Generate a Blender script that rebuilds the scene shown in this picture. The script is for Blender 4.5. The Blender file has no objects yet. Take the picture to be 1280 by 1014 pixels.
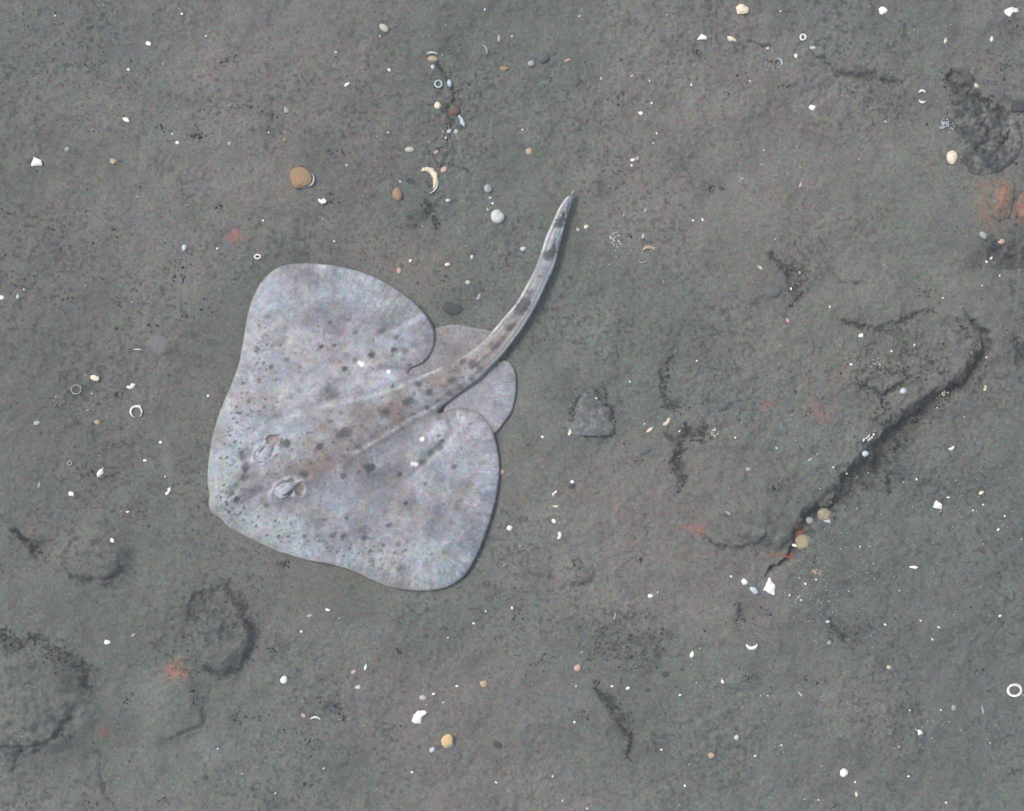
import bpy, math, random
import numpy as np
from mathutils import Vector, Matrix
from mathutils.geometry import delaunay_2d_cdt

R = math.radians
sc = bpy.context.scene
C = sc.collection
random.seed(7)
rng = np.random.default_rng(11)
S = 0.001                                   # the plan below is drawn in millimetres
CX, CY = 640.0, 507.0
def W(px, py, z=0.0):                       # plan position (mm, y down) -> world metres
    return ((px - CX) * S, (CY - py) * S, z * S)

# ------------------------------------------------------------------ camera, world, sun
cam_d = bpy.data.cameras.new('camera')
cam = bpy.data.objects.new('camera', cam_d); C.objects.link(cam)
cam.location = (0, 0, 1.70)
cam_d.sensor_width = 36
cam_d.lens = 36 * 1.70 / 1.28
cam_d.clip_start = 0.05; cam_d.clip_end = 200
sc.camera = cam

world = bpy.data.worlds.new('World'); sc.world = world; world.use_nodes = True
wn = world.node_tree
for n in list(wn.nodes): wn.nodes.remove(n)
sky = wn.nodes.new('ShaderNodeTexSky'); sky.sky_type = 'NISHITA'; sky.sun_disc = False
bg = wn.nodes.new('ShaderNodeBackground'); wo = wn.nodes.new('ShaderNodeOutputWorld')
wn.links.new(sky.outputs[0], bg.inputs[0]); wn.links.new(bg.outputs[0], wo.inputs[0])
bg.inputs[1].default_value = 0.095
sky.dust_density = 4.0; sky.air_density = 1.0; sky.ozone_density = 1.0
SUN_DIR = Vector((-0.62, 0.42, 1.05)).normalized()      # towards the light: from the upper left
sky.sun_elevation = math.asin(SUN_DIR.z)
sky.sun_rotation = math.atan2(SUN_DIR.x, SUN_DIR.y)
sl = bpy.data.lights.new('sun', 'SUN'); sl.energy = 1.7; sl.angle = R(14); sl.color = (1.0, 0.94, 0.87)
so = bpy.data.objects.new('sun', sl); C.objects.link(so)
so.rotation_euler = (-SUN_DIR).to_track_quat('-Z', 'Y').to_euler()
vs = sc.view_settings
vs.view_transform = 'Standard'; vs.look = 'None'; vs.gamma = 1.0; vs.exposure = 0.92
try: vs.use_curve_mapping = False
except Exception: pass

# ------------------------------------------------------------------ helpers
def tag(o, label=None, cat=None, group=None, kind=None):
    if label: o['label'] = label
    if cat: o['category'] = cat
    if group: o['group'] = group
    if kind: o['kind'] = kind
    return o

def empty(name, loc=(0, 0, 0), rz=0):
    o = bpy.data.objects.new(name, None); C.objects.link(o)
    o.location = loc; o.rotation_euler = (0, 0, rz); o.empty_display_size = 0.01
    return o

def mesh_obj(name, V, F, mat, parent=None, smooth=True, cols=None, loc=None, attrs=None):
    me = bpy.data.meshes.new(name)
    V = np.asarray(V, dtype=np.float64)
    if isinstance(F, np.ndarray):
        nv, nf, k = len(V), len(F), F.shape[1]
        me.vertices.add(nv); me.vertices.foreach_set('co', V.astype(np.float32).ravel())
        me.loops.add(nf * k); me.loops.foreach_set('vertex_index', F.astype(np.int32).ravel())
        me.polygons.add(nf)
        me.polygons.foreach_set('loop_start', np.arange(nf, dtype=np.int32) * k)
        me.update(calc_edges=True)
    else:
        me.from_pydata([tuple(v) for v in V], [], F)
    if smooth: me.polygons.foreach_set('use_smooth', np.ones(len(me.polygons), dtype=bool))
    if cols is not None:
        ca = me.color_attributes.new('Col', 'FLOAT_COLOR', 'POINT')
        a = np.ones((len(V), 4), dtype=np.float32); a[:, :3] = np.clip(cols, 0, 1)
        ca.data.foreach_set('color', a.ravel())
    if attrs:
        for k2, v in attrs.items():
            at = me.attributes.new(k2, 'FLOAT', 'POINT'); at.data.foreach_set('value', np.asarray(v, dtype=np.float32))
    me.materials.append(mat)
    me.validate(); me.update()
    o = bpy.data.objects.new(name, me); C.objects.link(o)
    if parent is not None: o.parent = parent
    if loc is not None: o.location = loc
    return o

# value noise, evaluated at any points
_lat = {}
def vnoise(x, y, cell, seed=0):
    if seed not in _lat: _lat[seed] = np.random.default_rng(seed + 100).random((256, 256)) * 2 - 1
    L = _lat[seed]
    u = x / cell + 40.37 * (seed + 1); v = y / cell + 17.91 * (seed + 1)
    iu = np.floor(u).astype(int); iv = np.floor(v).astype(int)
    fu = u - iu; fv = v - iv
    fu = fu * fu * fu * (fu * (fu * 6 - 15) + 10); fv = fv * fv * fv * (fv * (fv * 6 - 15) + 10)
    a = L[iu & 255, iv & 255]; b = L[(iu + 1) & 255, iv & 255]
    c = L[iu & 255, (iv + 1) & 255]; d = L[(iu + 1) & 255, (iv + 1) & 255]
    return (a * (1 - fu) + b * fu) * (1 - fv) + (c * (1 - fu) + d * fu) * fv
def fbm(x, y, cell, octs=4, seed=0, gain=0.5):
    s = 0; a = 1.0; t = 0
    for k in range(octs):
        s = s + a * vnoise(x, y, cell / 2 ** k, seed + k * 7); t += a; a *= gain
    return s / t
def sstep(a, b, x):
    t = np.clip((x - a) / (b - a), 0, 1); return t * t * (3 - 2 * t)

def polydist(x, y, P, closed=False):
    """distance, arc length and signed side of points to polyline P (n,2)"""
    P = np.asarray(P, float)
    if closed: P = np.vstack([P, P[:1]])
    seg = P[1:] - P[:-1]; ln = np.hypot(seg[:, 0], seg[:, 1]); acc = np.concatenate([[0], np.cumsum(ln)])
    best = np.full(x.shape, 1e9); arc = np.zeros(x.shape); side = np.ones(x.shape); tt = np.zeros(x.shape)
    for i in range(len(seg)):
        dx = x - P[i, 0]; dy = y - P[i, 1]
        t = np.clip((dx * seg[i, 0] + dy * seg[i, 1]) / (ln[i] ** 2 + 1e-9), 0, 1)
        d = np.hypot(dx - t * seg[i, 0], dy - t * seg[i, 1])
        m = d < best
        best = np.where(m, d, best); arc = np.where(m, acc[i] + t * ln[i], arc)
        side = np.where(m, np.sign(seg[i, 0] * dy - seg[i, 1] * dx), side)
        tt = np.where(m, i + t, tt)
    return best, arc, side, tt

def catmull(P, step, closed=True):
    P = [np.array(p, float) for p in P]; n = len(P); out = []
    rngi = range(n) if closed else range(n - 1)
    for i in rngi:
        g = (lambda k: P[k % n]) if closed else (lambda k: P[min(max(k, 0), n - 1)])
        p0, p1, p2, p3 = g(i - 1), g(i), g(i + 1), g(i + 2)
        k = max(1, int(round(np.linalg.norm(p2 - p1) / step)))
        for j in range(k):
            t = j / k
            out.append(0.5 * (2 * p1 + (p2 - p0) * t + (2 * p0 - 5 * p1 + 4 * p2 - p3) * t * t + (3 * p1 - p0 - 3 * p2 + p3) * t ** 3))
    return np.array(out)

# ------------------------------------------------------------------ materials
class NT:
    def __init__(s, name, rough=0.8, spec=0.25):
        m = bpy.data.materials.new(name); m.use_nodes = True; s.m = m; s.n = m.node_tree.nodes; s.l = m.node_tree.links
        s.b = s.n['Principled BSDF']; s.b.inputs['Roughness'].default_value = rough
        s.b.inputs['Specular IOR Level'].default_value = spec
        s.tc = s.n.new('ShaderNodeTexCoord')
    def lk(s, a, b): s.l.new(a, b)
    def noise(s, scale, detail=4, rough=0.6, out='Fac'):
        n = s.n.new('ShaderNodeTexNoise'); n.inputs['Scale'].default_value = scale; n.inputs['Detail'].default_value = detail
        n.inputs['Roughness'].default_value = rough; s.lk(s.tc.outputs['Object'], n.inputs['Vector']); return n.outputs[out]
    def vor(s, scale, out='Color', rnd=1.0):
        n = s.n.new('ShaderNodeTexVoronoi'); n.inputs['Scale'].default_value = scale; n.inputs['Randomness'].default_value = rnd
        s.lk(s.tc.outputs['Object'], n.inputs['Vector']); return n.outputs[out]
    def math(s, op, a, b=None, c=None):
        n = s.n.new('ShaderNodeMath'); n.operation = op
        for i, v in enumerate((a, b, c)):
            if v is None: continue
            if isinstance(v, (int, float)): n.inputs[i].default_value = v
            else: s.lk(v, n.inputs[i])
        return n.outputs[0]
    def ramp(s, fac, stops):
        n = s.n.new('ShaderNodeValToRGB'); s.lk(fac, n.inputs[0]); e = n.color_ramp.elements
        while len(e) < len(stops): e.new(0.5)
        for i, (p, c) in enumerate(stops):
            e[i].position = p; e[i].color = (c, c, c, 1) if isinstance(c, (int, float)) else (*c, 1)
        return n.outputs[0]
    def mix(s, mode, fac, a, b):
        n = s.n.new('ShaderNodeMix'); n.data_type = 'RGBA'; n.blend_type = mode
        for v, i in ((fac, 0), (a, 6), (b, 7)):
            if isinstance(v, (int, float)): n.inputs[i].default_value = v if i == 0 else (v, v, v, 1)
            elif isinstance(v, tuple): n.inputs[i].default_value = (*v, 1)
            else: s.lk(v, n.inputs[i])
        return n.outputs[2]
    def attr(s, name, out='Color'):
        n = s.n.new('ShaderNodeAttribute'); n.attribute_name = name; return n.outputs[out]
    def bump(s, h, dist, strength=1.0, prev=None):
        n = s.n.new('ShaderNodeBump'); n.inputs['Distance'].default_value = dist; n.inputs['Strength'].default_value = strength
        s.lk(h, n.inputs['Height'])
        if prev is not None: s.lk(prev, n.inputs['Normal'])
        return n.outputs[0]
    def done(s, col, nrm=None):
        if isinstance(col, tuple): s.b.inputs['Base Color'].default_value = (*col, 1)
        else: s.lk(col, s.b.inputs['Base Color'])
        if nrm is not None: s.lk(nrm, s.b.inputs['Normal'])
        return s.m

def mat_seabed():
    t = NT('silt_and_sand', 0.92, 0.12)
    base = t.attr('Col')
    g1 = t.vor(520); g2 = t.vor(300)
    c = t.mix('OVERLAY', 0.27, base, g1)
    c = t.mix('OVERLAY', 0.05, c, g2)
    n1 = t.noise(330, 3, 0.7)
    c = t.mix('MULTIPLY', 1.0, c, t.ramp(n1, [(0.30, 0.64), (0.45, 0.97), (0.7, 1.15)]))
    n2 = t.noise(95, 5, 0.7)
    gr = t.ramp(t.noise(9, 4, 0.6), [(0.42, 0.12), (0.60, 0.85)])
    c = t.mix('MULTIPLY', gr, c, t.ramp(n2, [(0.32, 0.62), (0.45, 0.97), (0.7, 1.12)]))
    b = t.bump(n1, 0.0007, 0.6)
    b = t.bump(t.noise(900, 2, 0.6), 0.0004, 0.6, b)
    b = t.bump(t.math('MULTIPLY', n2, gr), 0.003, 0.5, b)
    return t.done(c, b)

def mat_skate():
    t = NT('skate_skin', 0.62, 0.3)
    base = t.attr('Col')
    arc = t.attr('arc', 'Fac'); edge = t.attr('edge', 'Fac'); ray = t.attr('ray', 'Fac')
    wob = t.noise(55, 2, 0.5)
    ph = t.math('ADD', t.math('MULTIPLY', arc, 1.55), t.math('MULTIPLY', wob, 22.0))
    sn = t.math('ADD', t.math('MULTIPLY', t.math('SINE', ph), 0.5), 0.5)
    sn2 = t.math('ADD', t.math('MULTIPLY', t.math('SINE', t.math('MULTIPLY', ph, 0.37)), 0.5), 0.5)
    s_ = t.math('ADD', t.math('MULTIPLY', sn, 0.7), t.math('MULTIPLY', sn2, 0.3))
    c = t.mix('MULTIPLY', ray, base, t.ramp(s_, [(0.0, 0.85), (0.5, 0.98), (1.0, 1.11)]))
    g = t.vor(480)
    c = t.mix('OVERLAY', 0.22, c, g)
    n1 = t.noise(260, 4, 0.7)
    c = t.mix('MULTIPLY', 1.0, c, t.ramp(n1, [(0.30, 0.80), (0.5, 1.0), (0.72, 1.12)]))
    n3 = t.noise(85, 4, 0.6)
    c = t.mix('MULTIPLY', 1.0, c, t.ramp(n3, [(0.32, 0.88), (0.5, 1.0), (0.68, 1.10)]))
    hs = t.math('MULTIPLY', s_, ray)
    b = t.bump(hs, 0.0006, 0.45)
    b = t.bump(n1, 0.0007, 0.55, b)
    b = t.bump(n3, 0.0022, 0.4, b)
    return t.done(c, b)

def mat_plain(name, c1, c2, scale=220, rough=0.6, spec=0.35, bump=0.0006, spk=None, rings=0):
    t = NT(name, rough, spec)
    n = t.noise(scale, 4, 0.65)
    c = t.mix('MIX', t.ramp(n, [(0.35, 0.0), (0.65, 1.0)]), c1, c2)
    if spk is not None:
        v = t.noise(scale * 2.3, 2, 0.5)
        c = t.mix('MIX', t.ramp(v, [(0.60, 0.0), (0.66, 0.8)]), c, spk)
    b = t.bump(n, bump, 0.7)
    if rings:
        wv = t.n.new('ShaderNodeTexWave'); wv.wave_type = 'RINGS'; wv.rings_direction = 'Z'; wv.inputs['Scale'].default_value = rings; wv.inputs['Distortion'].default_value = 4.0
        mp = t.n.new('ShaderNodeMapping'); mp.inputs['Location'].default_value = (0.0035, 0, 0); t.lk(t.tc.outputs['Object'], mp.inputs['Vector']); t.lk(mp.outputs[0], wv.inputs['Vector'])
        c = t.mix('MULTIPLY', 1.0, c, t.ramp(wv.outputs['Fac'], [(0.0, 0.86), (0.5, 1.0), (1.0, 1.05)])); b = t.bump(wv.outputs['Fac'], 0.0006, 0.6, b)
    return t.done(c, b)

M = {
 'W': mat_plain('white_shell', (0.82, 0.82, 0.79), (0.55, 0.55, 0.52), 190, 0.5, 0.4),
 'C': mat_plain('cream_shell', (0.70, 0.64, 0.50), (0.50, 0.43, 0.32), 260, 0.55, 0.3, spk=(0.25, 0.2, 0.15)),
 'T': mat_plain('tan_shell', (0.40, 0.31, 0.20), (0.30, 0.24, 0.17), 220, 0.6, 0.3),
 'O': mat_plain('orange_shell', (0.31, 0.18, 0.11), (0.20, 0.15, 0.115), 180, 0.65, 0.25),
 'B': mat_plain('bluish_shell', (0.46, 0.54, 0.60), (0.30, 0.36, 0.40), 260, 0.45, 0.4),
 'G': mat_plain('grey_shell', (0.30, 0.33, 0.34), (0.22, 0.24, 0.24), 240, 0.6, 0.3),
 'P': mat_plain('pink_shell', (0.50, 0.32, 0.27), (0.36, 0.26, 0.22), 260, 0.6, 0.3),
 'E': mat_plain('pale_green_pebble', (0.40, 0.43, 0.37), (0.28, 0.30, 0.26), 200, 0.7, 0.25),
 'S': mat_plain('slate_pebble', (0.095, 0.112, 0.118), (0.07, 0.083, 0.088), 200, 0.8, 0.2),
 'D': mat_plain('dark_stone', (0.035, 0.04, 0.045), (0.06, 0.065, 0.065), 260, 0.85, 0.2),
 'R': mat_plain('reddish_pebble', (0.17, 0.07, 0.06), (0.10, 0.07, 0.07), 220, 0.8, 0.2),
 'detritus': mat_plain('black_detritus', (0.016, 0.018, 0.021), (0.042, 0.042, 0.044), 500, 0.95, 0.1),
 'weed': mat_plain('red_weed', (0.36, 0.07, 0.05), (0.26, 0.08, 0.06), 400, 0.8, 0.1),
 'eye': mat_plain('eye_skin', (0.36, 0.39, 0.45), (0.21, 0.23, 0.27), 150, 0.6, 0.3, 0.0009, spk=(0.10,0.11,0.14)),
 'lid': mat_plain('pale_lid_skin', (0.42, 0.40, 0.40), (0.28, 0.27, 0.29), 240, 0.55, 0.3, 0.0004),
 'spir': mat_plain('spiracle_skin', (0.20, 0.14, 0.12), (0.14, 0.10, 0.09), 240, 0.75, 0.2, 0.0005),
 'thorn': mat_plain('white_spot', (0.85, 0.9, 0.9), (0.75, 0.8, 0.8), 300, 0.5, 0.3),
}
M['K'] = mat_plain('chalky_pebble', (0.52, 0.56, 0.52), (0.40, 0.42, 0.38), 130, 0.75, 0.2)
M['bed'] = mat_seabed(); M['skin'] = mat_skate()

# ------------------------------------------------------------------ seabed: relief and colour, as functions of the plan
# cracks and ledges: (points (x, y, half width), depth, step raised on the upper-left side); crack debris and shade are darkened in colour
CR = [
 ([(1210,400,2),(1232,416,4),(1236,440,6),(1218,456,7),(1200,482,5),(1164,500,7),(1142,528,12),(1110,548,19),(1100,580,20),(1070,598,15),(1054,620,9),(1034,634,7),(1012,654,12),(1000,676,6),(984,697,4),(970,706,3),(955,716,2)], 17, 7),
 ([(1012,58,2),(1034,78,3),(1050,90,3),(1085,93,4),(1110,102,4),(1132,104,2)], 5, 1),
 ([(1188,96,3),(1200,112,6),(1218,122,6),(1236,132,5),(1254,142,5),(1262,168,6),(1258,186,4)], 9, 2),
 ([(1178,112,3),(1190,92,5),(1210,90,4)], 7, 1),
 ([(104,664,3),(88,680,3),(78,700,3),(82,718,3),(104,727,3),(136,727,3),(152,716,3),(157,702,2)], 4, 0),
 ([(-40,960,3),(4,932,3),(26,936,4),(58,928,4),(80,908,5),(96,888,5)], 6, 3),
 ([(26,936,2),(24,952,3),(8,966,3)], 4, 0),
 ([(2,795,4),(30,806,5),(52,796,3),(84,820,4),(112,836,6),(106,866,5)], 5, 1),
 ([(232,790,4),(246,748,5),(280,732,6),(304,760,5),(318,786,5),(316,812,6),(300,834,5),(272,846,5),(244,824,4)], 4, 0),
 ([(12,660,2),(28,672,3),(42,688,5),(56,698,3)], 6, 0),
 ([(542,70,2),(556,88,3),(566,104,3),(568,124,3),(557,136,3),(566,150,3),(562,172,3),(552,190,2),(520,193,2)], 4, 0),
 ([(876,668,2),(896,682,3),(922,686,3),(948,676,2),(956,660,1)], 4, 1),
 ([(1112,836,1),(1124,852,2),(1138,868,2),(1128,884,2),(1120,896,1)], 3, 0),
 ([(838,446,2),(832,470,3),(830,495,3),(842,510,5),(856,508,5)], 4, 0),
 ([(948,312,1),(966,322,2),(984,336,3),(992,352,5),(996,372,3),(986,386,1)], 5, 1),
 ([(1038,336,1),(1052,350,3),(1066,352,2),(1086,358,1)], 3, 0),
 ([(1044,396,1),(1062,404,2),(1096,412,4),(1116,404,3),(1140,396,2),(1160,388,1)], 5, 2),
 ([(1064,470,1),(1072,486,3),(1098,492,4),(1124,480,3),(1130,470,2)], 5, 2),
 ([(1184,402,1),(1194,414,3),(1206,418,3)], 4, 1),
 ([(826,538,1),(842,550,4),(856,548,6),(878,540,5),(882,528,3)], 4, 0),
 ([(846,556,3),(848,575,5),(852,590,6),(850,606,3),(846,614,1)], 4, 0),
 ([(745,856,3),(752,870,4),(768,880,7),(780,905,6),(788,925,5),(783,948,3)], 5, -1),
 ([(710,528,2),(722,504,5),(738,490,6),(756,500,5),(766,518,3),(768,544,2),(742,546,1),(720,546,1)], 3, 0),
 ([(1232,306,3),(1246,318,7),(1270,326,8),(1300,322,8)], 7, 1),
 ([(910,70,1),(940,50,2),(968,58,2),(980,72,1)], 2, 0),
 ([(560,245,2),(538,262,3),(532,280,2)], 3, 0),
 ([(700,96,1),(726,100,1),(710,112,2),(740,112,1)], 2, 0),
 ([(884,386,1),(898,392,2),(910,386,2),(898,400,1)], 3, 0),
 ([(262,848,2),(262,880,2),(250,904,3),(225,920,2),(205,928,2)], 3, 1),
 ([(120,930,1),(128,968,2),(135,996,2),(148,1012,2)], 3, 0),
 ([(1030,770,2),(1046,780,4),(1060,800,4),(1074,812,2)], 4, 0),
 ([(700,705,2),(725,700,2),(740,712,1),(738,722,1),(716,728,1),(702,720,1)], 2, -1),
 ([(986,790,2),(992,778,2),(1004,772,2)], 3, 0),
 ([(924,752,2),(926,768,3),(922,778,2)], 3, 0),
 ([(1270,420,8),(1276,440,10),(1268,456,8)], 7, 0),
]
# dark patches of organic debris and painted crevice shade (x, y, rx, ry, strength) and colour stains, with lamp falloff painted as darker green margins (x, y, rx, ry, colour, strength)
DK = [(272,790,42,58,.32),(245,760,20,18,.3),(80,830,32,18,.4),(104,850,10,20,.5),(14,806,16,10,.45),(45,684,16,14,.5),(100,560,60,90,.12),(1230,165,38,40,.42),
      (1250,320,36,14,.45),(1275,132,12,12,.4),(1118,550,20,26,.6),(1095,582,20,20,.6),(1070,604,24,12,.5),(1150,518,26,12,.45),(736,512,26,22,.35),
      (770,800,60,36,.26),(775,905,15,34,.4),(850,580,9,24,.4),(860,545,20,10,.4),(1050,785,30,20,.3),(1110,125,36,16,.22),(420,210,34,26,.26),
      (566,385,20,12,.45),(545,275,14,18,.3),(640,378,8,8,.1),(995,345,16,18,.45),(365,265,30,10,.1),(1130,600,26,20,.3),(1200,615,50,18,.18),
      (410,885,26,14,.25),(30,120,90,70,.14),(900,480,60,40,.10),(1100,420,70,40,.16),(1180,440,40,40,.12),(925,640,60,40,.12),(808,562,13,9,.35),
      (1060,210,14,14,.2),(870,215,20,14,.15),(970,365,30,12,.12),(92,455,40,60,.14),(320,740,30,12,.1),(355,705,12,5,.45),(1240,850,50,90,.12),(930,760,10,16,.2),
      (505,270,14,12,.2),(340,340,40,20,.1),(450,45,30,16,.2),(550,60,18,40,.12),(345,165,30,18,.18),(1090,850,90,60,.1),(1000,880,60,60,.08)]
STAIN_FALLOFF = [(293,297,14,8,(.30,.10,.08),.65),(1243,256,26,34,(.26,.12,.075),.65),(1276,262,16,22,(.32,.12,.07),.75),(965,505,8,11,(.30,.10,.07),.5),(1025,516,16,10,(.26,.09,.07),.45),
      (1014,488,8,20,(.2,.09,.07),.35),(868,660,14,7,(.33,.09,.06),.7),(872,668,6,5,(.4,.12,.06),.6),(225,837,14,9,(.30,.13,.07),.75),(205,843,9,8,(.26,.11,.08),.3),(773,638,4,7,(.28,.10,.07),.55),
      (133,913,6,5,(.22,.07,.05),.7),(1000,664,6,9,(.32,.08,.06),.5),(972,694,16,6,(.30,.08,.06),.35),(1055,470,9,10,(.24,.11,.06),.35),(520,330,60,30,(.17,.13,.115),.35),
      (36,662,8,6,(.25,.09,.06),.3),(820,640,90,60,(.135,.118,.115),.35),(330,60,120,60,(.125,.12,.12),.3),(500,150,90,60,(.13,.12,.115),.3),(560,880,180,80,(.125,.115,.112),.3),
      (1160,280,110,120,(.098,.115,.10),.55),(950,330,110,90,(.13,.122,.11),.3),(1060,420,140,80,(.095,.108,.092),.5),(40,420,170,300,(.078,.087,.080),.6),(150,760,120,50,(.09,.098,.086),.45),
      (360,560,160,200,(.09,.097,.086),.3),(1180,700,130,120,(.086,.099,.090),.55),(1290,480,60,260,(.080,.094,.088),.55),(640,-40,700,60,(.095,.103,.100),.4),(430,740,60,30,(.085,.095,.08),.4),(1230,900,90,150,(.085,.098,.095),.5),(70,30,160,60,(.09,.10,.10),.4),(900,610,90,60,(.105,.108,.098),.35),
      (735,540,20,9,(.12,.135,.15),.6),(900,505,22,16,(.11,.125,.13),.4),(745,680,30,20,(.12,.13,.14),.35),(262,938,22,16,(.15,.165,.175),.45),(745,290,10,50,(.10,.12,.095),.4),(1180,215,40,30,(.115,.12,.105),.4)]
# raised lumps (x, y, rx, ry, height)
BU = [(118,697,36,28,4),(40,880,70,60,6),(1180,300,80,60,7),(1100,470,110,70,7),(1252,262,40,34,8),(277,790,30,38,3),(742,520,22,22,5),(1215,125,22,10,6),
      (930,640,40,36,4),(900,500,50,34,4),(215,880,44,40,4),(716,714,18,13,3),(1150,640,60,40,-4),(60,60,120,80,-4),(1000,470,60,40,4),(420,200,40,30,-3),(1245,340,40,20,-5),(340,60,80,50,3),(700,80,40,30,3),(680,950,120,50,-3)]
SKC = (440.0, 540.0)

# silhouettes are needed by the seabed, which is pressed level under the animal
DISC = [(262,634),(265.6,641),(275.5,647.5),(282.4,655),(289,661),(305,669.5),(325,679),(350.5,690),(380,698.5),(402,703),(420,706.5),(436,711),(450,716.5),(463.4,723),(483,731.6),(505,736.6),(530.5,737.8),(546,736.3),(560,732.6),(573.8,725),(583.7,715),(593.5,698.5),(603.4,676.8),(612.3,652),(619,627.5),(623.3,602),(624.6,586),(623.2,569),(620,552),(616,538),(609.6,527.5),(601.7,518.5),(590,512.4),(576,509.6),(564,511),(556,514.5),
        (551,516),(549,514),(556,507),(566,499.5),(580,489),(597.8,476.5),(613.6,460.5),(629,443.5),(647,420.4),(658.3,403.8),(670,383.7),(682,358.5),(692.8,334.5),(698.3,314),(703.5,293),(709.8,269.3),(715.2,251.6),(717.5,239),(711,245),(706,249.5),(697.5,262.4),(689.8,280),(682,297),(674.2,321.5),(666.8,340.5),(656.5,359.5),(645,379.4),(629.5,397.4),(612.5,417.5),(600,430),(586,440.5),(566,452),(548,460),(530,466),(516,469),(510,466.5),(515,460.5),
        (526.8,455.5),(536.6,446),(542.5,433),(544,420.4),(540.6,406.6),(530.7,391.8),(519,379.5),(499,364),(479.4,352.6),(457,342.5),(431,335),(409.6,331.3),(386,329.7),(364,330.6),(349.5,334.2),(337,342.6),(327,353.4),(319,368),(313,384),(308,404.7),(304,428.3),(299,456),(288.5,484),(277.5,510),(271.5,527.5),(265.8,549),(261.9,573),(260.2,592),(260.4,607),(262.4,617),(261.2,626)]
disc = catmull(DISC, 1.7)
MID = catmull([(262,634),(300,613),(353,586),(430,546),(510,505),(560,478),(600,450),(624,427),(644,400),(662,367),(677,336),(688,306),(698,278),(708,258),(717,239)], 6, closed=False)

def carve_depth(x, y):
    """relief of the seabed in mm, and the darkness painted into the cracks for debris and shade"""
    z = np.zeros_like(x); dark = np.zeros_like(x)
    for pts, dep, stp in CR:
        pts = np.array(pts, float)
        x0, x1 = pts[:, 0].min() - 80, pts[:, 0].max() + 80; y0, y1 = pts[:, 1].min() - 80, pts[:, 1].max() + 80
        m = (x > x0) & (x < x1) & (y > y0) & (y < y1)
        xm = x[m]; ym = y[m]
        if len(xm) == 0: continue
        xw = xm + 3.4 * vnoise(xm, ym, 10, 3) + 1.6 * vnoise(xm, ym, 3.5, 5) + 3.5 * vnoise(xm, ym, 26, 31); yw = ym + 2.6 * vnoise(xm, ym, 9, 4) + 1.6 * vnoise(xm, ym, 3.5, 6) + 3.5 * vnoise(xm, ym, 26, 32)
        d, a, s, tt = polydist(xw, yw, pts[:, :2])
        w = np.interp(tt, np.arange(len(pts)), pts[:, 2]) * (0.95 + 0.55 * vnoise(xm, ym, 14, 8) + 0.35 * vnoise(xm, ym, 5, 9))
        w = np.maximum(w, 0.8)
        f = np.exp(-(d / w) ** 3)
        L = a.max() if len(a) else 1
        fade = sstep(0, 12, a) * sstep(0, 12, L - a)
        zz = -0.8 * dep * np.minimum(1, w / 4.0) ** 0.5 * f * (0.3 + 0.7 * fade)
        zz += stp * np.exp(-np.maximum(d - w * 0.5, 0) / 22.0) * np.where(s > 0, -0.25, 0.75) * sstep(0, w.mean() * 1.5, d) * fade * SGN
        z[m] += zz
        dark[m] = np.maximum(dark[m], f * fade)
    return z, dark
SGN = 1.0
def inside(x, y, P):
    P = np.asarray(P); c = np.zeros(x.shape, bool); n = len(P); j = n - 1
    for i in range(n):
        a = P[i]; b = P[j]
        m = ((a[1] > y) != (b[1] > y)) & (x < (b[0] - a[0]) * (y - a[1]) / (b[1] - a[1] + 1e-12) + a[0])
        c ^= m; j = i
    return c
CRE = np.array([(p[0], p[1]) for p in CR[0][0]], float)
SLAB = np.array([(800,560),(860,400),(1000,330),(1120,340),(1200,385),(1226,412),(1234,438),(1220,457),(1194,476),(1166,498),(1136,518),(1106,545),(1088,574),(1066,592),(1044,614),(1028,628),(1006,645),(990,672),(975,690),(900,660)], float)
SLABH = 15.0
MD = [(118,697,40,31,10),(277,790,40,48,13),(38,880,80,64,16),(215,882,42,40,8),(740,520,30,30,3),(716,716,22,15,4),(8,975,22,30,5),(935,650,50,34,4),(1000,95,40,22,4),(1110,440,60,36,4),(1180,450,40,34,5),(150,980,60,40,3)]
RG = [(1120,450,90,55,2.2),(780,810,50,35,.9),(1230,165,50,50,1.2),(560,160,40,90,.6),(100,500,90,80,.7),(1100,100,90,50,.6),(900,500,60,40,.7),(60,820,60,40,.6),(1160,610,60,40,.6),(1100,880,90,60,.4),(640,330,60,40,.5),(240,120,140,60,.4),(900,900,100,60,.4)]

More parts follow.
